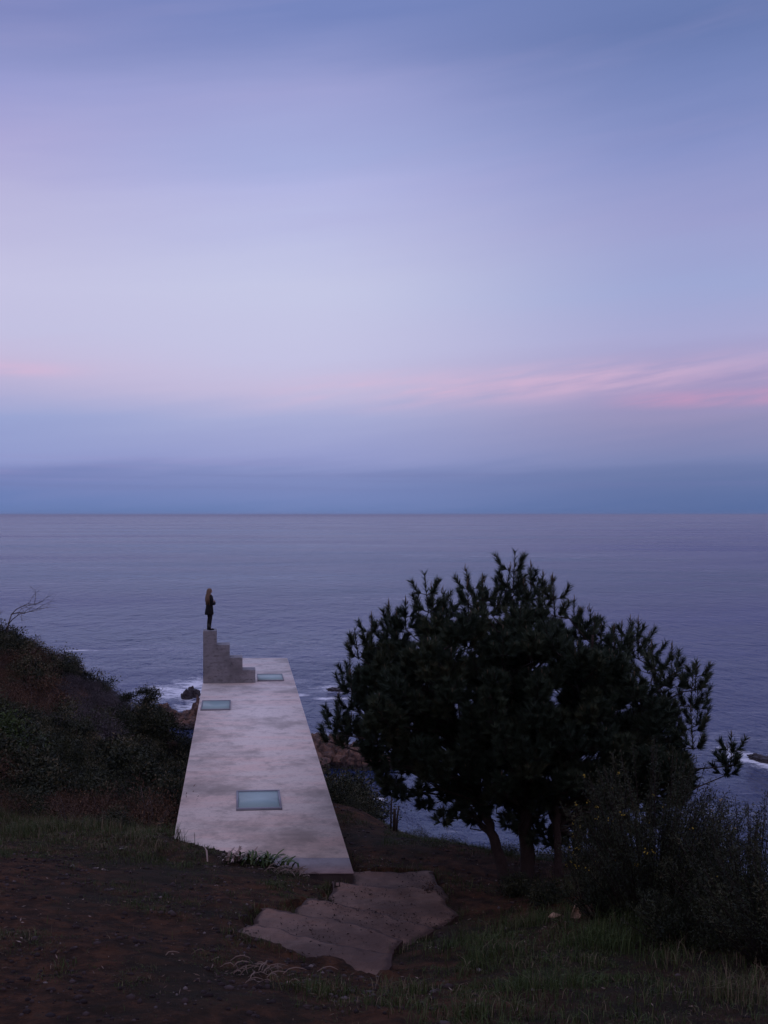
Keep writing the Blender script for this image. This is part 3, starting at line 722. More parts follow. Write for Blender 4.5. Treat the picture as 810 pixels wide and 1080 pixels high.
# ------------------------------------------------------------------ pines
def needles_on(pts_a, pts_b, per, ln, rs2, tint0, out):
    """needles between points a->b for n shoots"""
    n = len(pts_a); ax = pts_b - pts_a; L_ = np.linalg.norm(ax, axis=1); axn = ax / L_[:, None]
    tpar = rs2.uniform(.12, 1.0, (n, per)); P = pts_a[:, None] + ax[:, None]*tpar[..., None]
    R_ = rs2.normal(size=(n, per, 3)); R_ -= axn[:, None]*(R_*axn[:, None]).sum(-1)[..., None]; R_ /= np.linalg.norm(R_, axis=-1)[..., None]
    D = axn[:, None]*.90 + R_*.80 + np.array([0, 0, .12]); D /= np.linalg.norm(D, axis=-1)[..., None]
    lnn = ln*rs2.uniform(.7, 1.15, (n, per)); P = P.reshape(-1, 3); D = D.reshape(-1, 3); lnn = lnn.ravel()
    Sd = np.cross(D, rs2.normal(size=D.shape)); Sd /= np.linalg.norm(Sd, axis=1)[:, None]
    w = .0072
    V = np.stack([P + Sd*w, P - Sd*w, P + D*lnn[:, None]], 1).reshape(-1, 3)
    T = np.repeat(np.clip(np.repeat(tint0, per) + rs2.normal(0, .12, n*per), 0, 1), 3)
    out.append((V, T))
def pine(label, trunk_px, radii, clusters, seed):
    rs2 = np.random.default_rng(seed)
    tp = np.array([at(*q) for q in trunk_px]); tp[0][2] = float(hz(tp[0][0], tp[0][1])[0]) - .15
    root = empty('pine_tree', tuple(tp[0])); tag(root, label, 'pine tree', 'pines right of the roof'); O = tp[0].copy(); tp = tp - O
    # smooth trunk
    tt = np.linspace(0, len(tp)-1, 26); T3 = np.stack([np.interp(tt, range(len(tp)), tp[:, k]) for k in range(3)], 1)
    for _ in range(3): T3[1:-1] = (T3[:-2] + T3[1:-1]*2 + T3[2:])/4
    T3[1:] += rs2.normal(0, .012, T3[1:].shape); rr = np.interp(tt, range(len(tp)), radii)
    mb = MB(); mb.tube(T3, rr, 10, jit=.09); mb.build('trunk', M['bark'], root, True)
    limbs, cand = MB(), MB(); A, B, TI = [], [], []
    for c, kind in clusters:
        c = c - O
        hd = np.hypot(T3[:, 0]-c[0], T3[:, 1]-c[1]); want = c[2] - .28*hd - .25
        if kind == 'low': want = c[2] + .05*hd
        sc_ = np.abs(T3[:, 2] - want) + .15*hd; sc_[:7] += 3; j = int(np.argmin(sc_)); s0 = T3[j]
        m1 = s0*.55 + c*.45 + rs2.normal(0, .1, 3); m1[2] += (-.05 if kind == 'low' else .05)*np.linalg.norm(c-s0)
        pts = [s0, s0*.7+m1*.3 + rs2.normal(0, .03, 3), m1, m1*.45 + c*.55 + rs2.normal(0, .06, 3), c]
        r0 = min(rr[j]*.5, .012 + .013*np.linalg.norm(c-s0)); limbs.tube(pts, np.linspace(r0, .010, 5), 5)
        # leader with whorls
        big = kind == 'tip'
        Ls = rs2.uniform(.5, .8) if big else rs2.uniform(.28, .5)
        if kind == 'low': Ls = .25
        ax = np.array([rs2.normal(0, .08 if big else .28), rs2.normal(0, .08 if big else .28), 1.0]); out_ = c - np.array([T3[-1][0], T3[-1][1], c[2]]); 
        if not big: ax[:2] += out_[:2]/(np.linalg.norm(out_[:2])+.3)*.45
        ax /= np.linalg.norm(ax); top = c + ax*Ls; tn = rs2.uniform(.1, .72)
        limbs.tube([c, top], np.array([.011, .006]), 4)
        A.append(c - ax*.12); B.append(top); TI.append(tn)
        if rs2.random() < (.95 if big else .35):
            hh = rs2.uniform(.1, .18) if big else rs2.uniform(.05, .1)
            for q in range(1 if not big else 3):
                of = np.array([rs2.normal(0, .02), rs2.normal(0, .02), 0]) if q else np.zeros(3)
                cand.tube([top - ax*.02 + of, top + ax*.6*hh*(1-.3*q) + of, top + np.array([0, 0, hh*(1-.35*q)]) + of*1.2], np.array([.008, .008, .004]), 4)
        for lev, cnt in (((0.0, 4), (.45, 3)) if big else ((0.0, 4), (.5, 3))):
            ph = rs2.uniform(0, 6.28)
            for q in range(cnt):
                a = ph + q*2*math.pi/cnt + rs2.normal(0, .25); b0 = c + ax*Ls*lev; hl = Ls*rs2.uniform(.45, .75)*(1-.35*lev)
                d1 = np.array([math.cos(a), math.sin(a), .35 if kind != 'low' else .1]); d2 = np.array([math.cos(a)*.55, math.sin(a)*.55, 1.0 if kind != 'low' else .5])
                p1 = b0 + d1/np.linalg.norm(d1)*hl*.55; p2 = p1 + d2/np.linalg.norm(d2)*hl*.6
                limbs.tube([b0, p1, p2], np.array([.008, .007, .004]), 3)
                A += [b0*.5+p1*.5, p1]; B += [p1, p2]; TI += [tn, tn+.08]
                if rs2.random() < .22: cand.tube([p2, p2 + np.array([0, 0, rs2.uniform(.04, .09)])], np.array([.006, .004]), 4)
    out = []; A, B, TI = np.array(A), np.array(B), np.array(TI)
    needles_on(A, B, 84, .15, rs2, TI, out)
    V = np.concatenate([o_[0] for o_ in out]); T = np.concatenate([o_[1] for o_ in out])
    mesh_obj('crown', V, np.arange(len(V)).reshape(-1, 3), M['needle'], root, T)
    limbs.build('limb', M['bark'], root); 
    if cand.n: cand.build('shoot_tips', M['candle'], root)['kind'] = 'stuff'
    return root
tips = [(378,680),(392,668),(412,652),(417,668),(428,650),(452,632),(458,645),(474,648),(500,630),(494,640),(520,640),(530,632),(541,612),(546,630),(560,618),(556,640),(572,632),
        (585,640),(605,650),(612,655),(628,658),(625,668),(642,682),(640,690),(662,672),(671,668),(680,675),(700,705),(715,706),(740,708),(735,725),(742,745),(738,770),(778,788),(772,798),
        (355,760),(372,735),(368,715),(366,775),(352,770),(510,640),(655,680),(690,690)]
outl = [(385,690),(405,672),(430,662),(452,645),(480,655),(500,645),(530,650),(555,640),(580,650),(605,662),(630,672),(660,690),(690,705),(715,722),(728,750),(728,780),(740,800),(735,822),
        (700,840),(640,842),(590,838),(540,836),(505,832),(470,825),(440,812),(412,800),(385,790),(372,770),(384,745),(378,720)]
low = [(405,826),(418,832),(430,815),(444,838),(455,820),(470,845),(482,862),(478,838),(498,868),(520,845),(575,850),(600,852),(640,860),(660,850),(690,855),(620,845),(488,850),(540,862),(566,868),(575,880),(598,872),(625,872),(640,884),(655,872),(670,880),(532,850),(512,858),(468,868),(424,842),(412,838),(448,852),(395,806),(390,795),(402,814),(690,870),(710,850),(548,878),(560,888),(582,892),(600,890),(618,886),(636,896),(536,872),(650,890),(628,868),(590,862),(568,856)]
trunks = [([(534,924,19.3),(524,893,19.3),(514,865,19.4),(503,832,19.5),(484,770,19.6),(458,690,19.6)], [.125,.10,.09,.08,.06,.025]),
          ([(556,926,19.6),(555,880,19.6),(555,835,19.6),(550,760,19.7),(545,690,19.7),(541,632,19.7)], [.155,.13,.115,.09,.06,.03]),
          ([(589,931,19.0),(588,893,19.0),(586,850,19.1),(600,780,19.2),(618,720,19.3),(626,670,19.3)], [.085,.07,.065,.055,.04,.02]),
          ([(609,922,20.3),(608,880,20.3),(612,840,20.2),(650,780,20.1),(688,730,20.0),(712,710,20)], [.08,.07,.065,.055,.04,.02])]
rs = np.random.default_rng(21)
cl = [[], [], [], []]
tx = [455, 545, 622, 700]
def assign(px): 
    return int(np.argmin([abs(px - q + rs.normal(0, 14)) for q in tx]))
tips = [(x - (7 if x > 640 else 0), y + (10 if x > 600 else (4 if x < 500 else 0))) for x, y in tips]
for x, y in tips: cl[assign(x)].append((at(x, y + 10, 19.6 + rs.uniform(-1.0, 1.0)), 'tip'))
op = [(q[0] + (2 if q[0] < 400 else (-12 if q[0] > 680 else 0)), q[1] + (14 if (i < 20 and q[0] > 600) else (8 if i < 20 else 0))) for i, q in enumerate(outl)]; cnt = 0
while cnt < 560:
    x, y = rs.uniform(370, 745), rs.uniform(640, 845)
    if not inpoly(np.array([x]), np.array([y]), op)[0]: continue
    k = max(0, 1 - ((x-555)/200)**2); dd_ = 2.4*math.sqrt(k) + .3
    dof = rs.uniform(-1, 1); 
    ybot = 812 + 35*(1-abs(dof))         # underside rises towards front and back
    if y > ybot + 10: continue
    cl[assign(x)].append((at(x, y + 10, 19.6 + dof*dd_), 'in')); cnt += 1
for x, y in low: cl[assign(x) if x > 520 else 0].append((at(x, y, 19.5 + rs.uniform(-.6, .5)), 'low'))
plab = ['pine with a slim trunk leaning left, nearest the concrete roof', 'tallest pine with the thickest upright trunk, in the middle of the clump',
        'pine with a thin straight trunk, right of the thickest one', 'rightmost pine, mostly hidden behind the yellow flowering bush']
for k in range(4): pine(plab[k], trunks[k][0], trunks[k][1], cl[k], 100+k)

# ------------------------------------------------------------------ bushes in the right foreground
def wand_bush(name, px, d, hgt, spread, nst, seed, label, matk='shrub', flowers=0, leaf=.05, per=120, lw=.013, cat='bush', group=None, fl_top=False):
    rs2 = np.random.default_rng(seed); p_ = at(px, 543, d); root = empty(name, (p_[0], p_[1], float(hz(p_[0], p_[1])[0]) - .05)); tag(root, label, cat, group)
    stm = MB(); V, Fs, T = [], [], []; nb_ = 0; FP = []
    for s in range(nst):
        a = rs2.uniform(0, 6.28); r_ = spread*math.sqrt(rs2.uniform(0, 1)); h = hgt*rs2.uniform(.55, 1.0)*(1-.35*(r_/spread)**2)
        b0 = np.array([math.cos(a)*r_*.25, math.sin(a)*r_*.25, 0]); tp_ = np.array([math.cos(a)*r_, math.sin(a)*r_, h])
        m1 = b0*.5 + tp_*.5 + np.array([0, 0, h*.12]) + rs2.normal(0, .05, 3)
        tt = np.linspace(0, 1, 7)[:, None]; cv = (1-tt)**2*b0 + 2*tt*(1-tt)*m1 + tt**2*tp_
        stm.tube(cv, np.linspace(.012, .003, 7), 4)
        u = rs2.uniform(.25, 1.0, per)**.8; i_ = np.clip((u*6).astype(int), 0, 5); w_ = (u*6 - i_)[:, None]; P = cv[i_]*(1-w_) + cv[i_+1]*w_
        P = P + rs2.normal(0, .055, P.shape)*(1.2 - u[:, None]*.6); D = rand_dirs(per, .7)
        v, f, t_ = leaves(P, D, leaf*rs2.uniform(.6, 1.3, per), lw, np.clip(rs2.uniform(0, .7) + rs2.normal(0, .12, per), 0, 1)); V.append(v); Fs.append(f+nb_); T.append(t_); nb_ += len(v)
        if flowers and rs2.random() < flowers: FP.append(cv[rs2.integers(3, 7)] + rs2.normal(0, .03, 3))
    mesh_obj('foliage', np.concatenate(V), np.concatenate(Fs), M[matk], root, np.concatenate(T)); stm.build('stem', M['bush_stem'], root)
    for q in FP[:60]:
        mb = MB()
        for k in range(rs2.integers(2, 6)):
            c = rs2.normal(0, .016, 3); d6 = [np.array(v) for v in ((1,0,0),(0,1,0),(-1,0,0),(0,-1,0),(0,0,1),(0,0,-1))]; r_ = rs2.uniform(.008, .015)
            mb.add([c + v*r_ for v in d6], [(0,1,4),(1,2,4),(2,3,4),(3,0,4),(1,0,5),(2,1,5),(3,2,5),(0,3,5)])
        f = mb.build('flower', M['flower'], root); f.location = tuple(q)
    return root
wand_bush('flowering_bush', 685, 14.0, 2.6, 1.25, 170, 1, 'large bushy shrub dotted with yellow flowers in front of the rightmost pine', flowers=.18, per=150)
wand_bush('flowering_bush', 622, 16.2, 1.9, .55, 36, 2, 'slim tall shrub with small yellow flower clusters beside the pine trunks', flowers=.5, per=110)
wand_bush('wispy_bush', 790, 12.5, 2.0, 1.1, 90, 3, 'tall wispy bush at the right edge of the photo against the sea', flowers=.06, per=120)
wand_bush('wispy_bush', 745, 14.8, 1.7, .8, 70, 4, 'dark feathery bush between the flowering bush and the right edge', flowers=.05, per=120)
wand_bush('dark_bush', 640, 14.6, .95, .75, 75, 5, 'low dark bush at the foot of the flowering shrub', per=130)
wand_bush('dark_bush', 820, 11.5, 1.5, 1.0, 90, 6, 'dense dark bush low in the right corner', per=130)
wand_bush('dark_bush', 720, 12.6, .8, .8, 70, 9, 'low dark undergrowth bush right of the torn cardboard', per=120)
wand_bush('leafy_plant', 545, 17.9, .42, .42, 40, 7, 'knee high green plant at the foot of the leaning pine', matk='shrub', per=50, leaf=.06, lw=.02, cat='plant')
wand_bush('leafy_plant', 455, 17.6, .42, .25, 14, 8, 'thin scraggly brown plant growing beside the path slabs', matk='shrub_brown', per=26, leaf=.05, lw=.02, cat='plant')
wand_bush('leafy_plant', 575, 16.9, .35, .5, 40, 17, 'leafy weeds in front of the pine trunks', matk='shrub', per=45, leaf=.06, lw=.02, cat='plant')

# ------------------------------------------------------------------ grass
def blades(n, X, Y, hgt, wid, tint, name, label_cat, lean=.5, zoff=None):
    Z = hz(X, Y) - .01 if zoff is None else zoff
    P = np.stack([X, Y, Z], 1); a = rng.uniform(0, 6.28, n); Dv = np.stack([np.cos(a), np.sin(a), np.zeros(n)], 1)
    bd = np.abs(rng.normal(0, lean, n))[:, None]; hh = hgt[:, None]
    S_ = np.stack([-np.sin(a), np.cos(a), np.zeros(n)], 1); up = np.array([0, 0, 1.]); w = wid[:, None] if np.ndim(wid) else wid
    b0, b1 = P - S_*w*.5, P + S_*w*.5; mdl = P + up*hh*.58 + Dv*bd*hh*.25; m0, m1 = mdl - S_*w*.4, mdl + S_*w*.4
    tpp = P + up*hh*(1 - .25*np.minimum(bd, 1.5)) + Dv*bd*hh*.85
    V = np.stack([b0, b1, m1, m0, tpp], 1).reshape(-1, 3); base = np.arange(n)*5
    Fq_ = np.stack([base, base+1, base+2, base+3], 1); Ft = np.stack([base+3, base+2, base+4], 1)
    return V, Fq_, Ft, np.repeat(tint, 5)
def excl(X, Y):
    bad = np.zeros(X.shape, bool)
    for z, pl in slabW: bad |= inpoly(X, Y, pl)
    side = (X - g1[0]) * (g2[1] - g1[1]) - (Y - g1[1]) * (g2[0] - g1[0])
    bad |= inpoly(X, Y, foot) & ((side < -.0) | (X > g2[0]))
    return bad
def scatter(nc, dens, dlo=8.2, dhi=25.5, seed=0, edge=60):
    rs2 = np.random.default_rng(seed); d = np.sqrt(rs2.uniform(dlo**2, dhi**2, nc)); px = rs2.uniform(-edge, 810+edge, nc)
    lat = (px-328)/F*d; X = FW[0]*d + RT[0]*lat; Y = FW[1]*d + RT[1]*lat
    py = 543 + (H - hz(X, Y))/d*F
    k = rs2.random(nc) < dens(px, py, X, Y, d)
    X, Y, px, py = X[k], Y[k], px[k], py[k]; b_ = excl(X, Y); return X[~b_], Y[~b_], px[~b_], py[~b_]
def dens_g(px, py, X, Y, d):
    n = fbm(X*.75, Y*.75, 4, 40); base = np.clip((n - .44)*5, 0.02, 1)
    left_soil = (px < 480)
    v = np.where(left_soil, base*.62, np.clip(base + .35, 0, 1))
    v = np.where((px < 200) & (py < 905 - .0*px) & (d > 16.8), .95, v)                       # long grass below the scrub
    v = np.where((px < 330) & (py > 880) & (py < 945) & (px > 180), np.clip(base*.8+.1, 0, 1), v)
    v = np.where((px > 370) & (px < 640) & (py < 960) & (py > 893), .04 + .22*np.clip((n-.5)*6, 0, 1), v)  # bare earth between roof and pines
    v = np.where((px > 405) & (d > 21.2), .8, v)
    v = np.where((px < 60) & (py > 1000), v*.6, v)
    return v
X, Y, px, py = scatter(330000, dens_g, seed=1)
nC = len(X)
tall = fbm(X*1.6, Y*1.6, 3, 90)
hgt = (.035 + .09*np.clip(tall-.3, 0, 1)*2) * rng.uniform(.5, 1.5, nC)
hgt = np.where(px > 480, hgt*1.45, hgt); hgt = np.where((px < 200) & (py < 900), hgt*1.7, hgt)
tnadd = np.where((px < 200) & (py < 900), .22, 0); kx = (px > 560) & (py > 930); hgt = np.where(kx, hgt*1.15, hgt); hgt = hgt*(.35 + 1.5*np.clip((fbm(X*2.6, Y*2.6, 3, 203) - .3)*2.2, 0, 1))
tn = np.clip(rng.uniform(0, .72, nC) + np.where(rng.random(nC) < .16 + .25*(fbm(X*.5, Y*.5, 3, 60) > .52), .35, 0), 0, 1)
tn = np.clip(tn + tnadd*rng.random(nC)*1.6, 0, 1); tn = np.where((px > 700) & (py > 1000), np.clip(tn + .2, 0, 1), tn)
V, Fq_, Ft, T = blades(nC, X, Y, hgt, rng.uniform(.004, .009, nC), tn, '', '', .75)
tag(mesh_obj('grass', V, [Ft, Fq_], M['grass'], tint=T), 'short patchy dark grass growing over the hillside', 'grass', kind='stuff')
# tussocks: longer tufts
def tussock(px, py_, d, n, h, sp_, tl, th_, label, name='grass_tussock', m_='grass', w=.007, lean=.7):
    p_ = at(px, py_, d); g = float(hz(p_[0], p_[1])[0])
    X = rng.normal(0, sp_, n); Y = rng.normal(0, sp_, n)
    V, Fq_, Ft, T = blades(n, X, Y, h*rng.uniform(.5, 1.15, n), np.full(n, w), rng.uniform(tl, th_, n), '', '', lean, zoff=hz(X+p_[0], Y+p_[1]) - g - .01)
    o = mesh_obj(name, V, [Ft, Fq_], M[m_], tint=T); o.location = (p_[0], p_[1], g); tag(o, label, 'plant' if name != 'grass_tussock' else 'grass tuft'); return o
tussock(193, 882, 20.7, 160, .5, .12, .2, .9, 'spiky grass tuft at the buried near left corner of the roof', w=.012)
tussock(105, 870, 21.3, 500, .35, .5, .4, 1, 'pale dry grass tuft below the scrub left of the roof')
tussock(50, 860, 21.6, 600, .4, .7, .3, .95, 'wide tuft of long grass at the foot of the left scrub')
tussock(772, 1052, 10.0, 300, .34, .16, .5, 1, 'whitish dry grass tuft in the bottom right corner', lean=.8, w=.005)
tussock(700, 968, 13.4, 800, .45, .4, .15, .8, 'long grass tuft below the flowering bush')
tussock(640, 990, 12.8, 500, .32, .3, .1, .7, 'green grass tuft in front of the torn cardboard')
tussock(430, 1046, 11.2, 260, .2, .18, .3, 1, 'small grass tuft beneath the near end of the path')
tussock(320, 1058, 10.8, 180, .22, .2, .1, .9, 'thin grass tuft at the bottom centre')
tussock(490, 1000, 13.5, 420, .22, .35, .1, .7, 'green tuft right of the broken slabs')
tussock(560, 965, 15.4, 420, .26, .35, .2, .9, 'tuft of grass between path and pines')
# agapanthus-like clump with dead leaves, on the soil at the roof's edge
def strap_plant(px, py_, d, n, h, spread, matk, tl, th_, label, name, flat=.0, w=.045, part='leaf'):
    p_ = at(px, py_, d); X0, Y0 = p_[0], p_[1]; g = float(hz(X0, Y0)[0]); mb = MB()
    for i in range(n):
        a = random.uniform(0, 6.28); b0 = np.array([random.gauss(0, spread[0]), random.gauss(0, spread[1]), 0]); hh = h*random.uniform(.5, 1.1)
        b0[2] = float(hz(X0+b0[0], Y0+b0[1])[0]) - g
        dr = np.array([math.cos(a), math.sin(a), 0]); sd = np.array([-math.sin(a), math.cos(a), 0]); pts = []
        k = random.uniform(.5, 1.1)
        for s, ww in ((0, .7), (.3, 1), (.6, 1), (.85, .7), (1, .1)):
            zz = hh*(s*1.3 - s*s*.95*k)*(1-flat) + .015 + flat*.03*math.sin(s*3+a); rr_ = hh*s*(.75 if not flat else 1)
            c = b0 + dr*rr_ + np.array([0, 0, zz]) + sd*.03*math.sin(s*4 + a); pts += [c - sd*w*ww/2, c + sd*w*ww/2 + np.array([0, 0, .006])]
        mb.add(pts, [(2*j, 2*j+1, 2*j+3, 2*j+2) for j in range(4)], random.uniform(tl, th_))
    o = mb.build(name, M[matk]); o.location = (X0, Y0, g); tag(o, label, 'plant' if matk == 'strap' else 'dead leaves'); return o
strap_plant(283, 912, 19.0, 95, .33, (.30, .13), 'strap', .0, 1, 'green strap leaved plant growing at the near edge of the roof', 'strap_leaf_plant')
strap_plant(255, 910, 19.05, 70, .30, (.17, .07), 'dry', .5, 1, 'pale dead strap leaves lying left of the green plant at the roof edge', 'dead_leaves', flat=.1, w=.036)
strap_plant(308, 926, 18.4, 60, .30, (.25, .14), 'dry', 0, .6, 'brown withered leaves right of the green plant by the roof', 'dead_leaves', flat=.5, w=.02)
strap_plant(262, 1045, 11.4, 70, .26, (.30, .22), 'dry', 0, .5, 'pile of dry straw coloured leaves at the bottom of the photo', 'dead_leaves', flat=.7, w=.011)
strap_plant(110, 915, 17.2, 8, .16, (.28, .1), 'dry', .3, .9, 'few pale dead leaves on the grass left of the roof', 'dead_leaves', flat=.9, w=.03)
# pebbles / clods and leaf litter
def pebbles():
    def dn(px, py, X, Y, d): return np.where(px < 470, .9, np.where(py < 960, .7, .2))*np.clip((fbm(X*1.3, Y*1.3, 3, 12)-.32)*4, 0.05, 1)
    X, Y, px, py = scatter(26000, dn, seed=4); n = len(X)
    t_ = (1+5**.5)/2; iv = np.array([(-1,t_,0),(1,t_,0),(-1,-t_,0),(1,-t_,0),(0,-1,t_),(0,1,t_),(0,-1,-t_),(0,1,-t_),(t_,0,-1),(t_,0,1),(-t_,0,-1),(-t_,0,1)])/1.9
    fi = np.array([(0,11,5),(0,5,1),(0,1,7),(0,7,10),(0,10,11),(1,5,9),(5,11,4),(11,10,2),(10,7,6),(7,1,8),(3,9,4),(3,4,2),(3,2,6),(3,6,8),(3,8,9),(4,9,5),(2,4,11),(6,2,10),(8,6,7),(9,8,1)])
    r_ = .008 + .042*rng.random(n)**3.5; sc_ = rng.uniform(.6, 1.3, (n, 1, 3))*np.array([1, 1, .6]); jit = 1 + rng.normal(0, .14, (n, 12, 1))
    V = iv[None]*jit*sc_*r_[:, None, None] + np.stack([X, Y, hz(X, Y) + r_*.1], 1)[:, None]
    Fa = (fi[None] + (np.arange(n)*12)[:, None, None]).reshape(-1, 3)
    tag(mesh_obj('earth_clods', V.reshape(-1, 3), Fa, M['pebble'], tint=np.repeat(rng.random(n)**1.5, 12)), 'small clods of earth and stones strewn over the soil', 'stones', kind='stuff')
    def dn2(px, py, X, Y, d): return np.where(px < 600, .8, .3)*np.clip((fbm(X*.8, Y*.8, 3, 55)-.36)*4, 0.03, 1)
    X, Y, px, py = scatter(14000, dn2, seed=6); n = len(X); D = rand_dirs(n); D[:, 2] = np.abs(D[:, 2])*.25
    v, f, tt = leaves(np.stack([X, Y, hz(X, Y) + .012], 1), D, rng.uniform(.02, .085, n), rng.uniform(.006, .018, n), rng.random(n)**3*.9)
    tag(mesh_obj('leaf_litter', v, f, M['dry'], tint=tt), 'dry leaf and twig litter strewn over the soil', 'leaf litter', kind='stuff')
def slab_dirt():
    n = 5200; rs2 = np.random.default_rng(77); k = rs2.integers(0, 5, n); X = np.zeros(n); Y = np.zeros(n); Zs = np.zeros(n)
    for i, (z, pl) in enumerate(slabW):
        P = np.array(pl); m_ = k == i; X[m_] = rs2.uniform(P[:, 0].min()-.1, P[:, 0].max()+.1, m_.sum()); Y[m_] = rs2.uniform(P[:, 1].min()-.1, P[:, 1].max()+.1, m_.sum()); Zs[m_] = H + z
    top = np.full(n, -99.)
    for z, pl in slabW: top = np.where(inpoly(X, Y, pl), np.maximum(top, H + z), top)
    keep = (top > 0) & (rs2.random(n) < np.clip((fbm(X*1.8, Y*1.8, 3, 31) - .36)*4, .04, 1)); X, Y, top = X[keep], Y[keep], top[keep]; n = len(X)
    D = rand_dirs(n); D[:, 2] = np.abs(D[:, 2])*.3
    v, f, tt = leaves(np.stack([X, Y, top + .012], 1), D, rng.uniform(.012, .06, n), rng.uniform(.006, .022, n), rng.random(n)**3*.6)
    tag(mesh_obj('leaf_litter', v, f, M['pebble'], tint=tt), 'crumbs of soil and dry leaves scattered on the path slabs', 'leaf litter', kind='stuff')
    # grass creeping over the slab edges
    XX, YY = [], []
    for z, pl in slabW:
        for a, b_ in zip(pl, pl[1:] + pl[:1]):
            a, b_ = np.array(a), np.array(b_); m_ = int(np.linalg.norm(b_ - a)*260); t_ = rs2.random(m_); q = a + (b_ - a)*t_[:, None] + rs2.normal(0, .07, (m_, 2)); XX.append(q[:, 0]); YY.append(q[:, 1])
    X = np.concatenate(XX); Y = np.concatenate(YY); kk = (rs2.random(len(X)) < np.clip((fbm(X*1.6, Y*1.6, 3, 8) - .4)*7, 0, 1)) & ~excl(X, Y); X, Y = X[kk], Y[kk]; n = len(X)
    V, Fq_, Ft, T = blades(n, X, Y, rng.uniform(.05, .17, n), rng.uniform(.004, .009, n), rng.uniform(.1, 1, n), '', '')
    tag(mesh_obj('grass', V, [Ft, Fq_], M['grass'], tint=T), 'grass creeping along the edges of the path slabs', 'grass', kind='stuff')
pebbles()
slab_dirt()

# ------------------------------------------------------------------ wooden stakes, cardboard, stones
def stake(px, d, h, r_, lean, label):
    r_ *= 1.35
    p_ = at(px, 543, d); g = float(hz(p_[0], p_[1])[0]); mb = MB(); mb.tube([(0, 0, -.3), (lean*.3, 0, h*.5), (lean, .02, h)], np.array([r_, r_*.95, r_*.7]), 7, jit=.12)
    o = mb.build('wooden_stake', M['stake']); o.location = (p_[0], p_[1], g); tag(o, label, 'stake', 'wooden stakes on the rim')
stake(415.5, 23.7, .52, .032, .02, 'thickest of the wooden stakes on the rim right of the roof, in the middle')
stake(412, 23.9, .78, .018, .03, 'thin tall wooden stake left of the thickest one on the rim')
stake(418, 23.6, .60, .018, .06, 'thin leaning wooden stake right of the thickest one on the rim')
p_ = at(608, 968, 15.1); g = float(hz(p_[0], p_[1])[0])
mb = MB(); mb.add([(-.1, -.02, 0), (.02, -.06, .0), (.09, .02, .03), (.0, .04, .19), (-.1, -.01, .006), (.02, -.05, .006), (.09, .03, .036), (.0, .05, .196)],
                  [(0,1,2,3), (7,6,5,4), (0,4,5,1), (1,5,6,2), (2,6,7,3), (3,7,4,0)]); o = mb.build('torn_cardboard', M['card']); o.location = (p_[0], p_[1], g+.03)
tag(o, 'small torn piece of tan cardboard in the grass below the flowering bush', 'cardboard')
mb = MB(); mb.add([(-.1, 0, 0), (.0, -.05, .01), (.12, 0, .03), (.0, .05, .05), (-.1, 0, .01), (.0, -.05, .02), (.12, 0, .04), (.0, .05, .06)],
                  [(0,1,2,3), (7,6,5,4), (0,4,5,1), (1,5,6,2), (2,6,7,3), (3,7,4,0)]); p_ = at(584, 963, 15.4); o = mb.build('torn_cardboard', M['card']); o.location = (p_[0], p_[1], float(hz(p_[0], p_[1])[0])+.06)
tag(o, 'flat scrap of tan cardboard left of the upright torn piece', 'cardboard')
# rusty stub sticking up on the slabs
p_ = atz(353, 936, -6.65); mb = MB(); mb.tube([(0, 0, -.05), (.01, 0, .13)], np.array([.018, .016]), 6); mb.tube([(.09, 0, -.05), (.085, 0, .1)], np.array([.013, .012]), 6)
mb.tube([(0, 0, .02), (.09, 0, .02)], np.array([.012, .012]), 5)
o = mb.build('iron_stub', M['stake']); o.location = tuple(p_); tag(o, 'two short rusty iron stubs standing on the path slab by the roof corner', 'iron stub')

# ------------------------------------------------------------------ coastal rocks
def rockpile(name, label, spots_, matk, seed):
    rs2 = np.random.default_rng(seed); P0 = atz(spots_[0][0], spots_[0][1], -H); bm = bmesh.new()
    from mathutils import noise
    for (px, py_, rx, rz) in spots_:
        c = atz(px, py_, -H) - P0; tmp = bmesh.new(); bmesh.ops.create_icosphere(tmp, subdivisions=4, radius=1)
        o3 = Vector(rs2.uniform(0, 50, 3))
        for v in tmp.verts:
            q = v.co.copy(); n1 = noise.fractal(q*1.5 + o3, .8, 2.2, 5); n2 = noise.cell(q*3.2 + o3); n3 = noise.voronoi(q*1.7 + o3)[0]
            q *= .82 + .26*n1 + .10*n2 + .38*(n3[1] - n3[0]); v.co = Vector((q.x*rx, q.y*rx*rs2.uniform(.999, 1.001), q.z*rz)) + Vector((c[0], c[1], rz*.15))
        me_ = bpy.data.meshes.new('tmp'); tmp.to_mesh(me_); tmp.free(); bm.from_mesh(me_); bpy.data.meshes.remove(me_)
    me = bpy.data.meshes.new(name); bm.to_mesh(me); bm.free(); me.materials.append(M[matk])
    o = bpy.data.objects.new(name, me); COL.objects.link(o); o.location = (P0[0], P0[1], 0); tag(o, label, 'rock', 'rocks on the shore'); return o
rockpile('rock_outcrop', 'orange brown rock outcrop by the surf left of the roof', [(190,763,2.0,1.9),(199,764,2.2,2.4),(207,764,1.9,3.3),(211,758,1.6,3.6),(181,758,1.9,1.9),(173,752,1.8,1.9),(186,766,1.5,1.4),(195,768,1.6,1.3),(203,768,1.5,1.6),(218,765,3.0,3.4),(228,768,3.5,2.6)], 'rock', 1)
rockpile('rock_outcrop', 'orange brown rock outcrop in the cove right of the roof', [(348,806,2.8,3.4),(336,800,3.2,3.6),(360,808,2.4,2.8),(372,808,2.6,3.0),(384,809,2.4,2.4),(396,808,2.4,2.2),(408,809,1.8,1.6),(355,798,2.6,3.2),(380,799,2.2,2.2),(330,812,3,2.6),(320,805,4,4)], 'rock', 2)
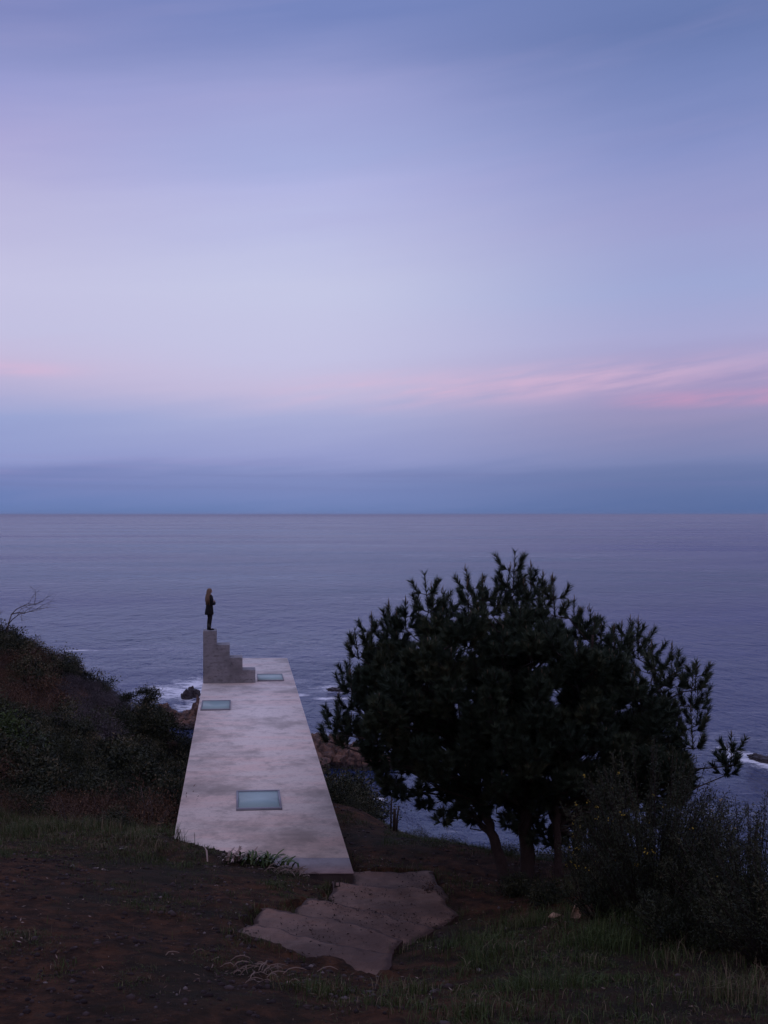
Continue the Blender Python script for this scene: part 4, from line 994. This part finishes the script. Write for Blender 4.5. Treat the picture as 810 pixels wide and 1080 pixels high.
rockpile('sea_stack', 'small dark rock standing in white surf left of the stair', [(197,737,1.35,1.6),(202,735,1.5,1.9),(206,734,1.2,1.3)], 'rock_dark', 3)
rockpile('sea_reef', 'low dark reef awash beyond the right edge of the roof', [(352,728,1.6,.55),(358,728,1.8,.5),(364,729,1.2,.3)], 'rock_dark', 4)
rockpile('sea_reef', 'low dark reef in foam at the right edge of the photo', [(797,800,1.3,.7),(803,802,1.5,.6),(812,803,2,.8)], 'rock_dark', 5)

# ------------------------------------------------------------------ the woman on the stair
px0 = (xs[0] + xs[1]) / 2 - .02; py0 = Ys + .36
pr = empty('person', (px0, py0, zs[0]), 0)
tag(pr, 'person with long blond hair and black coat on top of the stair', 'person')
ROT = math.radians(-62)      # the figure's forward is local +Y, turned to the right
pr.rotation_euler = (0, 0, ROT)
def skin_mesh(name, verts, edges, radii, matk, root_i=0, sub=2):
    me = bpy.data.meshes.new(name); me.from_pydata(verts, edges, []); o = bpy.data.objects.new(name, me); COL.objects.link(o); o.parent = pr
    md = o.modifiers.new('skin', 'SKIN'); md.use_smooth_shade = True
    sv = me.skin_vertices[0].data if me.skin_vertices else None
    if sv is None:
        bpy.context.view_layer.objects.active = o
        bpy.ops.object.mode_set(mode='OBJECT'); sv = me.skin_vertices[0].data
    for i, r_ in enumerate(radii): sv[i].radius = (r_, r_) if np.ndim(r_) == 0 else r_
    sv[root_i].use_root = True
    o.modifiers.new('sub', 'SUBSURF').levels = sub; o.modifiers['sub'].render_levels = sub
    me.materials.append(M[matk]); return o
bv = [(0,0,.93),(0,0,1.08),(0,-.01,1.24),(0,-.01,1.36),(0,0,1.42),(0,.005,1.48),(0,.02,1.55),(0,.015,1.62)]
be = [(i, i+1) for i in range(7)]; br = [(.13,.10),(.105,.085),(.125,.095),(.12,.085),(.05,.05),(.05,.05),(.075,.085),(.065,.075)]
for s in (-1, 1):
    k = len(bv); bv += [(s*.085,.0,.86),(s*.08,.015,.48),(s*.07,-.02,.09),(s*.075,.06,.04),(s*.08,.13,.03)]
    be += [(0,k),(k,k+1),(k+1,k+2),(k+2,k+3),(k+3,k+4)]; br += [(.085,.085),(.052,.055),(.034,.036),(.034,.03),(.03,.02)]
    k = len(bv); bv += [(s*.16,-.01,1.34),(s*.215,.0,1.08),(s*.06,.20,1.10),(-s*.02,.215,1.13)]
    be += [(3,k),(k,k+1),(k+1,k+2),(k+2,k+3)]; br += [(.055,.055),(.04,.04),(.025,.028),(.03,.018)]
    kk = len(bv)
    for q in range(4):
        zz = 1.115 + q*.018; l = (.055, .065, .06, .045)[q]
        bv += [(-s*(.055), .22, zz), (-s*(.055+l), .20, zz+.006)]; be += [(kk-1, len(bv)-2), (len(bv)-2, len(bv)-1)]; br += [(.009,.009), (.007,.007)]
    bv += [(s*.0, .225, 1.165), (-s*.02, .225, 1.195)]; be += [(kk-1, len(bv)-2), (len(bv)-2, len(bv)-1)]; br += [(.011,.011), (.008,.008)]
body = skin_mesh('body', bv, be, br, 'skin')
def loft(name, rings, matk, seg=20, wob=0.0, seed=0, parent=pr):
    rs2 = random.Random(seed); V = []
    for (cx_, cy_, z, rx, ry) in rings:
        for k in range(seg):
            a = 2*math.pi*k/seg; w = 1 + wob*math.sin(5*a + z*6) + wob*.5*rs2.uniform(-1, 1); V.append((cx_ + rx*w*math.cos(a), cy_ + ry*w*math.sin(a), z))
    Fs = [(i*seg+k, i*seg+(k+1) % seg, (i+1)*seg+(k+1) % seg, (i+1)*seg+k) for i in range(len(rings)-1) for k in range(seg)]
    mb = MB(); mb.add(V, Fs)
    n = len(rings); 
    mb.add([(rings[0][0], rings[0][1], rings[0][2]), (rings[-1][0], rings[-1][1], rings[-1][2])], [])
    for k in range(seg):
        mb.F[3].append([n*seg, (k+1) % seg, k]); mb.F[3].append([n*seg+1, (n-1)*seg+k, (n-1)*seg+(k+1) % seg])
    return mb.build(name, M[matk], parent, True)
coat = loft('coat', [(0,-.02,.62,.19,.15),(0,-.02,.66,.215,.175),(0,-.01,.80,.195,.155),(0,0,.95,.165,.135),(0,0,1.06,.15,.125),(0,-.005,1.2,.175,.135),(0,-.01,1.32,.19,.13),(0,-.01,1.39,.155,.105),(0,0,1.435,.07,.07)], 'black', 24, .035)
for s in (-1, 1):
    mb = MB(); mb.tube([(s*.15,-.01,1.36),(s*.205,-.005,1.25),(s*.235,.0,1.08),(s*.19,.10,1.06),(s*.08,.195,1.10)], np.array([.075,.068,.062,.055,.045]), 12)
    mb.build('sleeve', M['black'], coat, True)
    mb = MB(); mb.tube([(s*.085,0,.80),(s*.083,.012,.62),(s*.08,.015,.48),(s*.077,-.01,.32),(s*.07,-.02,.12)], np.array([.083,.072,.058,.058,.042]), 14)
    mb.build('legging', M['tights'], pr, True)
    mb = MB(); mb.tube([(s*.07,-.025,.26),(s*.07,-.025,.08),(s*.07,-.02,.045)], np.array([.055,.05,.052]), 12); mb.tube([(s*.07,-.065,.038),(s*.072,.0,.042),(s*.077,.08,.034),(s*.08,.15,.028)], np.array([.036,.044,.04,.026]), 10)
    mb.build('boot', M['boot'], pr, True)
# face details
mb = MB(); mb.tube([(0,.095,1.60),(0,.118,1.565),(0,.10,1.555)], np.array([.008,.014,.008]), 6)
mb.build('nose', M['skin'], pr, True)
for s in (-1, 1):
    mb = MB(); mb.tube([(s*.022,.092,1.588),(s*.038,.086,1.588)], np.array([.007,.006]), 6); mb.build('eye', M['black'], pr, True)
mb = MB(); mb.tube([(-.022,.094,1.525),(0,.100,1.523),(.022,.094,1.525)], np.array([.005,.008,.005]), 6); mb.build('mouth', M['hair'], pr, True)
# long hair: loft plus strands
hair = loft('hair', [(0,-.09,1.08,.07,.03),(-.01,-.115,1.16,.12,.05),(0,-.115,1.28,.14,.055),(0,-.09,1.40,.125,.065),(0,-.045,1.50,.105,.085),(0,-.018,1.58,.102,.095),(0,-.005,1.64,.09,.092),(0,0,1.685,.05,.055)], 'hair', 24, .05)
mb = MB()
for i in range(70):
    a = random.uniform(math.pi*.95, math.pi*2.05); r_ = .1
    x0, y0 = r_*math.cos(a), r_*.9*math.sin(a) - .02; zl = random.uniform(1.0, 1.14)
    mb.tube([(x0*.6, y0*.6, 1.67), (x0, y0, 1.58), (x0*1.15, y0*.9-.03, 1.4), (x0*1.35+random.gauss(0, .02), y0*.7-.07, 1.24), (x0*1.1+random.gauss(0, .03), y0*.5-.07, zl)], np.array([.012,.014,.014,.012,.005]), 5)
mb.build('hair_strand', M['hair'], hair, True)

bm = bmesh.new(); bmesh.ops.create_cube(bm, size=1)
me = bpy.data.meshes.new('haze'); bm.to_mesh(me); bm.free()
hz_ = bpy.data.objects.new('haze', me); COL.objects.link(hz_); hz_.location = (0, 0, (-13+51)/2); hz_.scale = (150000, 150000, 64)
m, t, b = mat('haze_air'); t.nodes.remove(b); pv = t.nodes.new('ShaderNodeVolumePrincipled'); pv.inputs['Density'].default_value = 6e-5; pv.inputs['Color'].default_value = (.74, .80, .95, 1)
t.links.new(pv.outputs[0], t.nodes['Material Output'].inputs['Volume']); me.materials.append(m)
tag(hz_, 'thin evening sea haze over the whole scene', 'haze', kind='stuff')
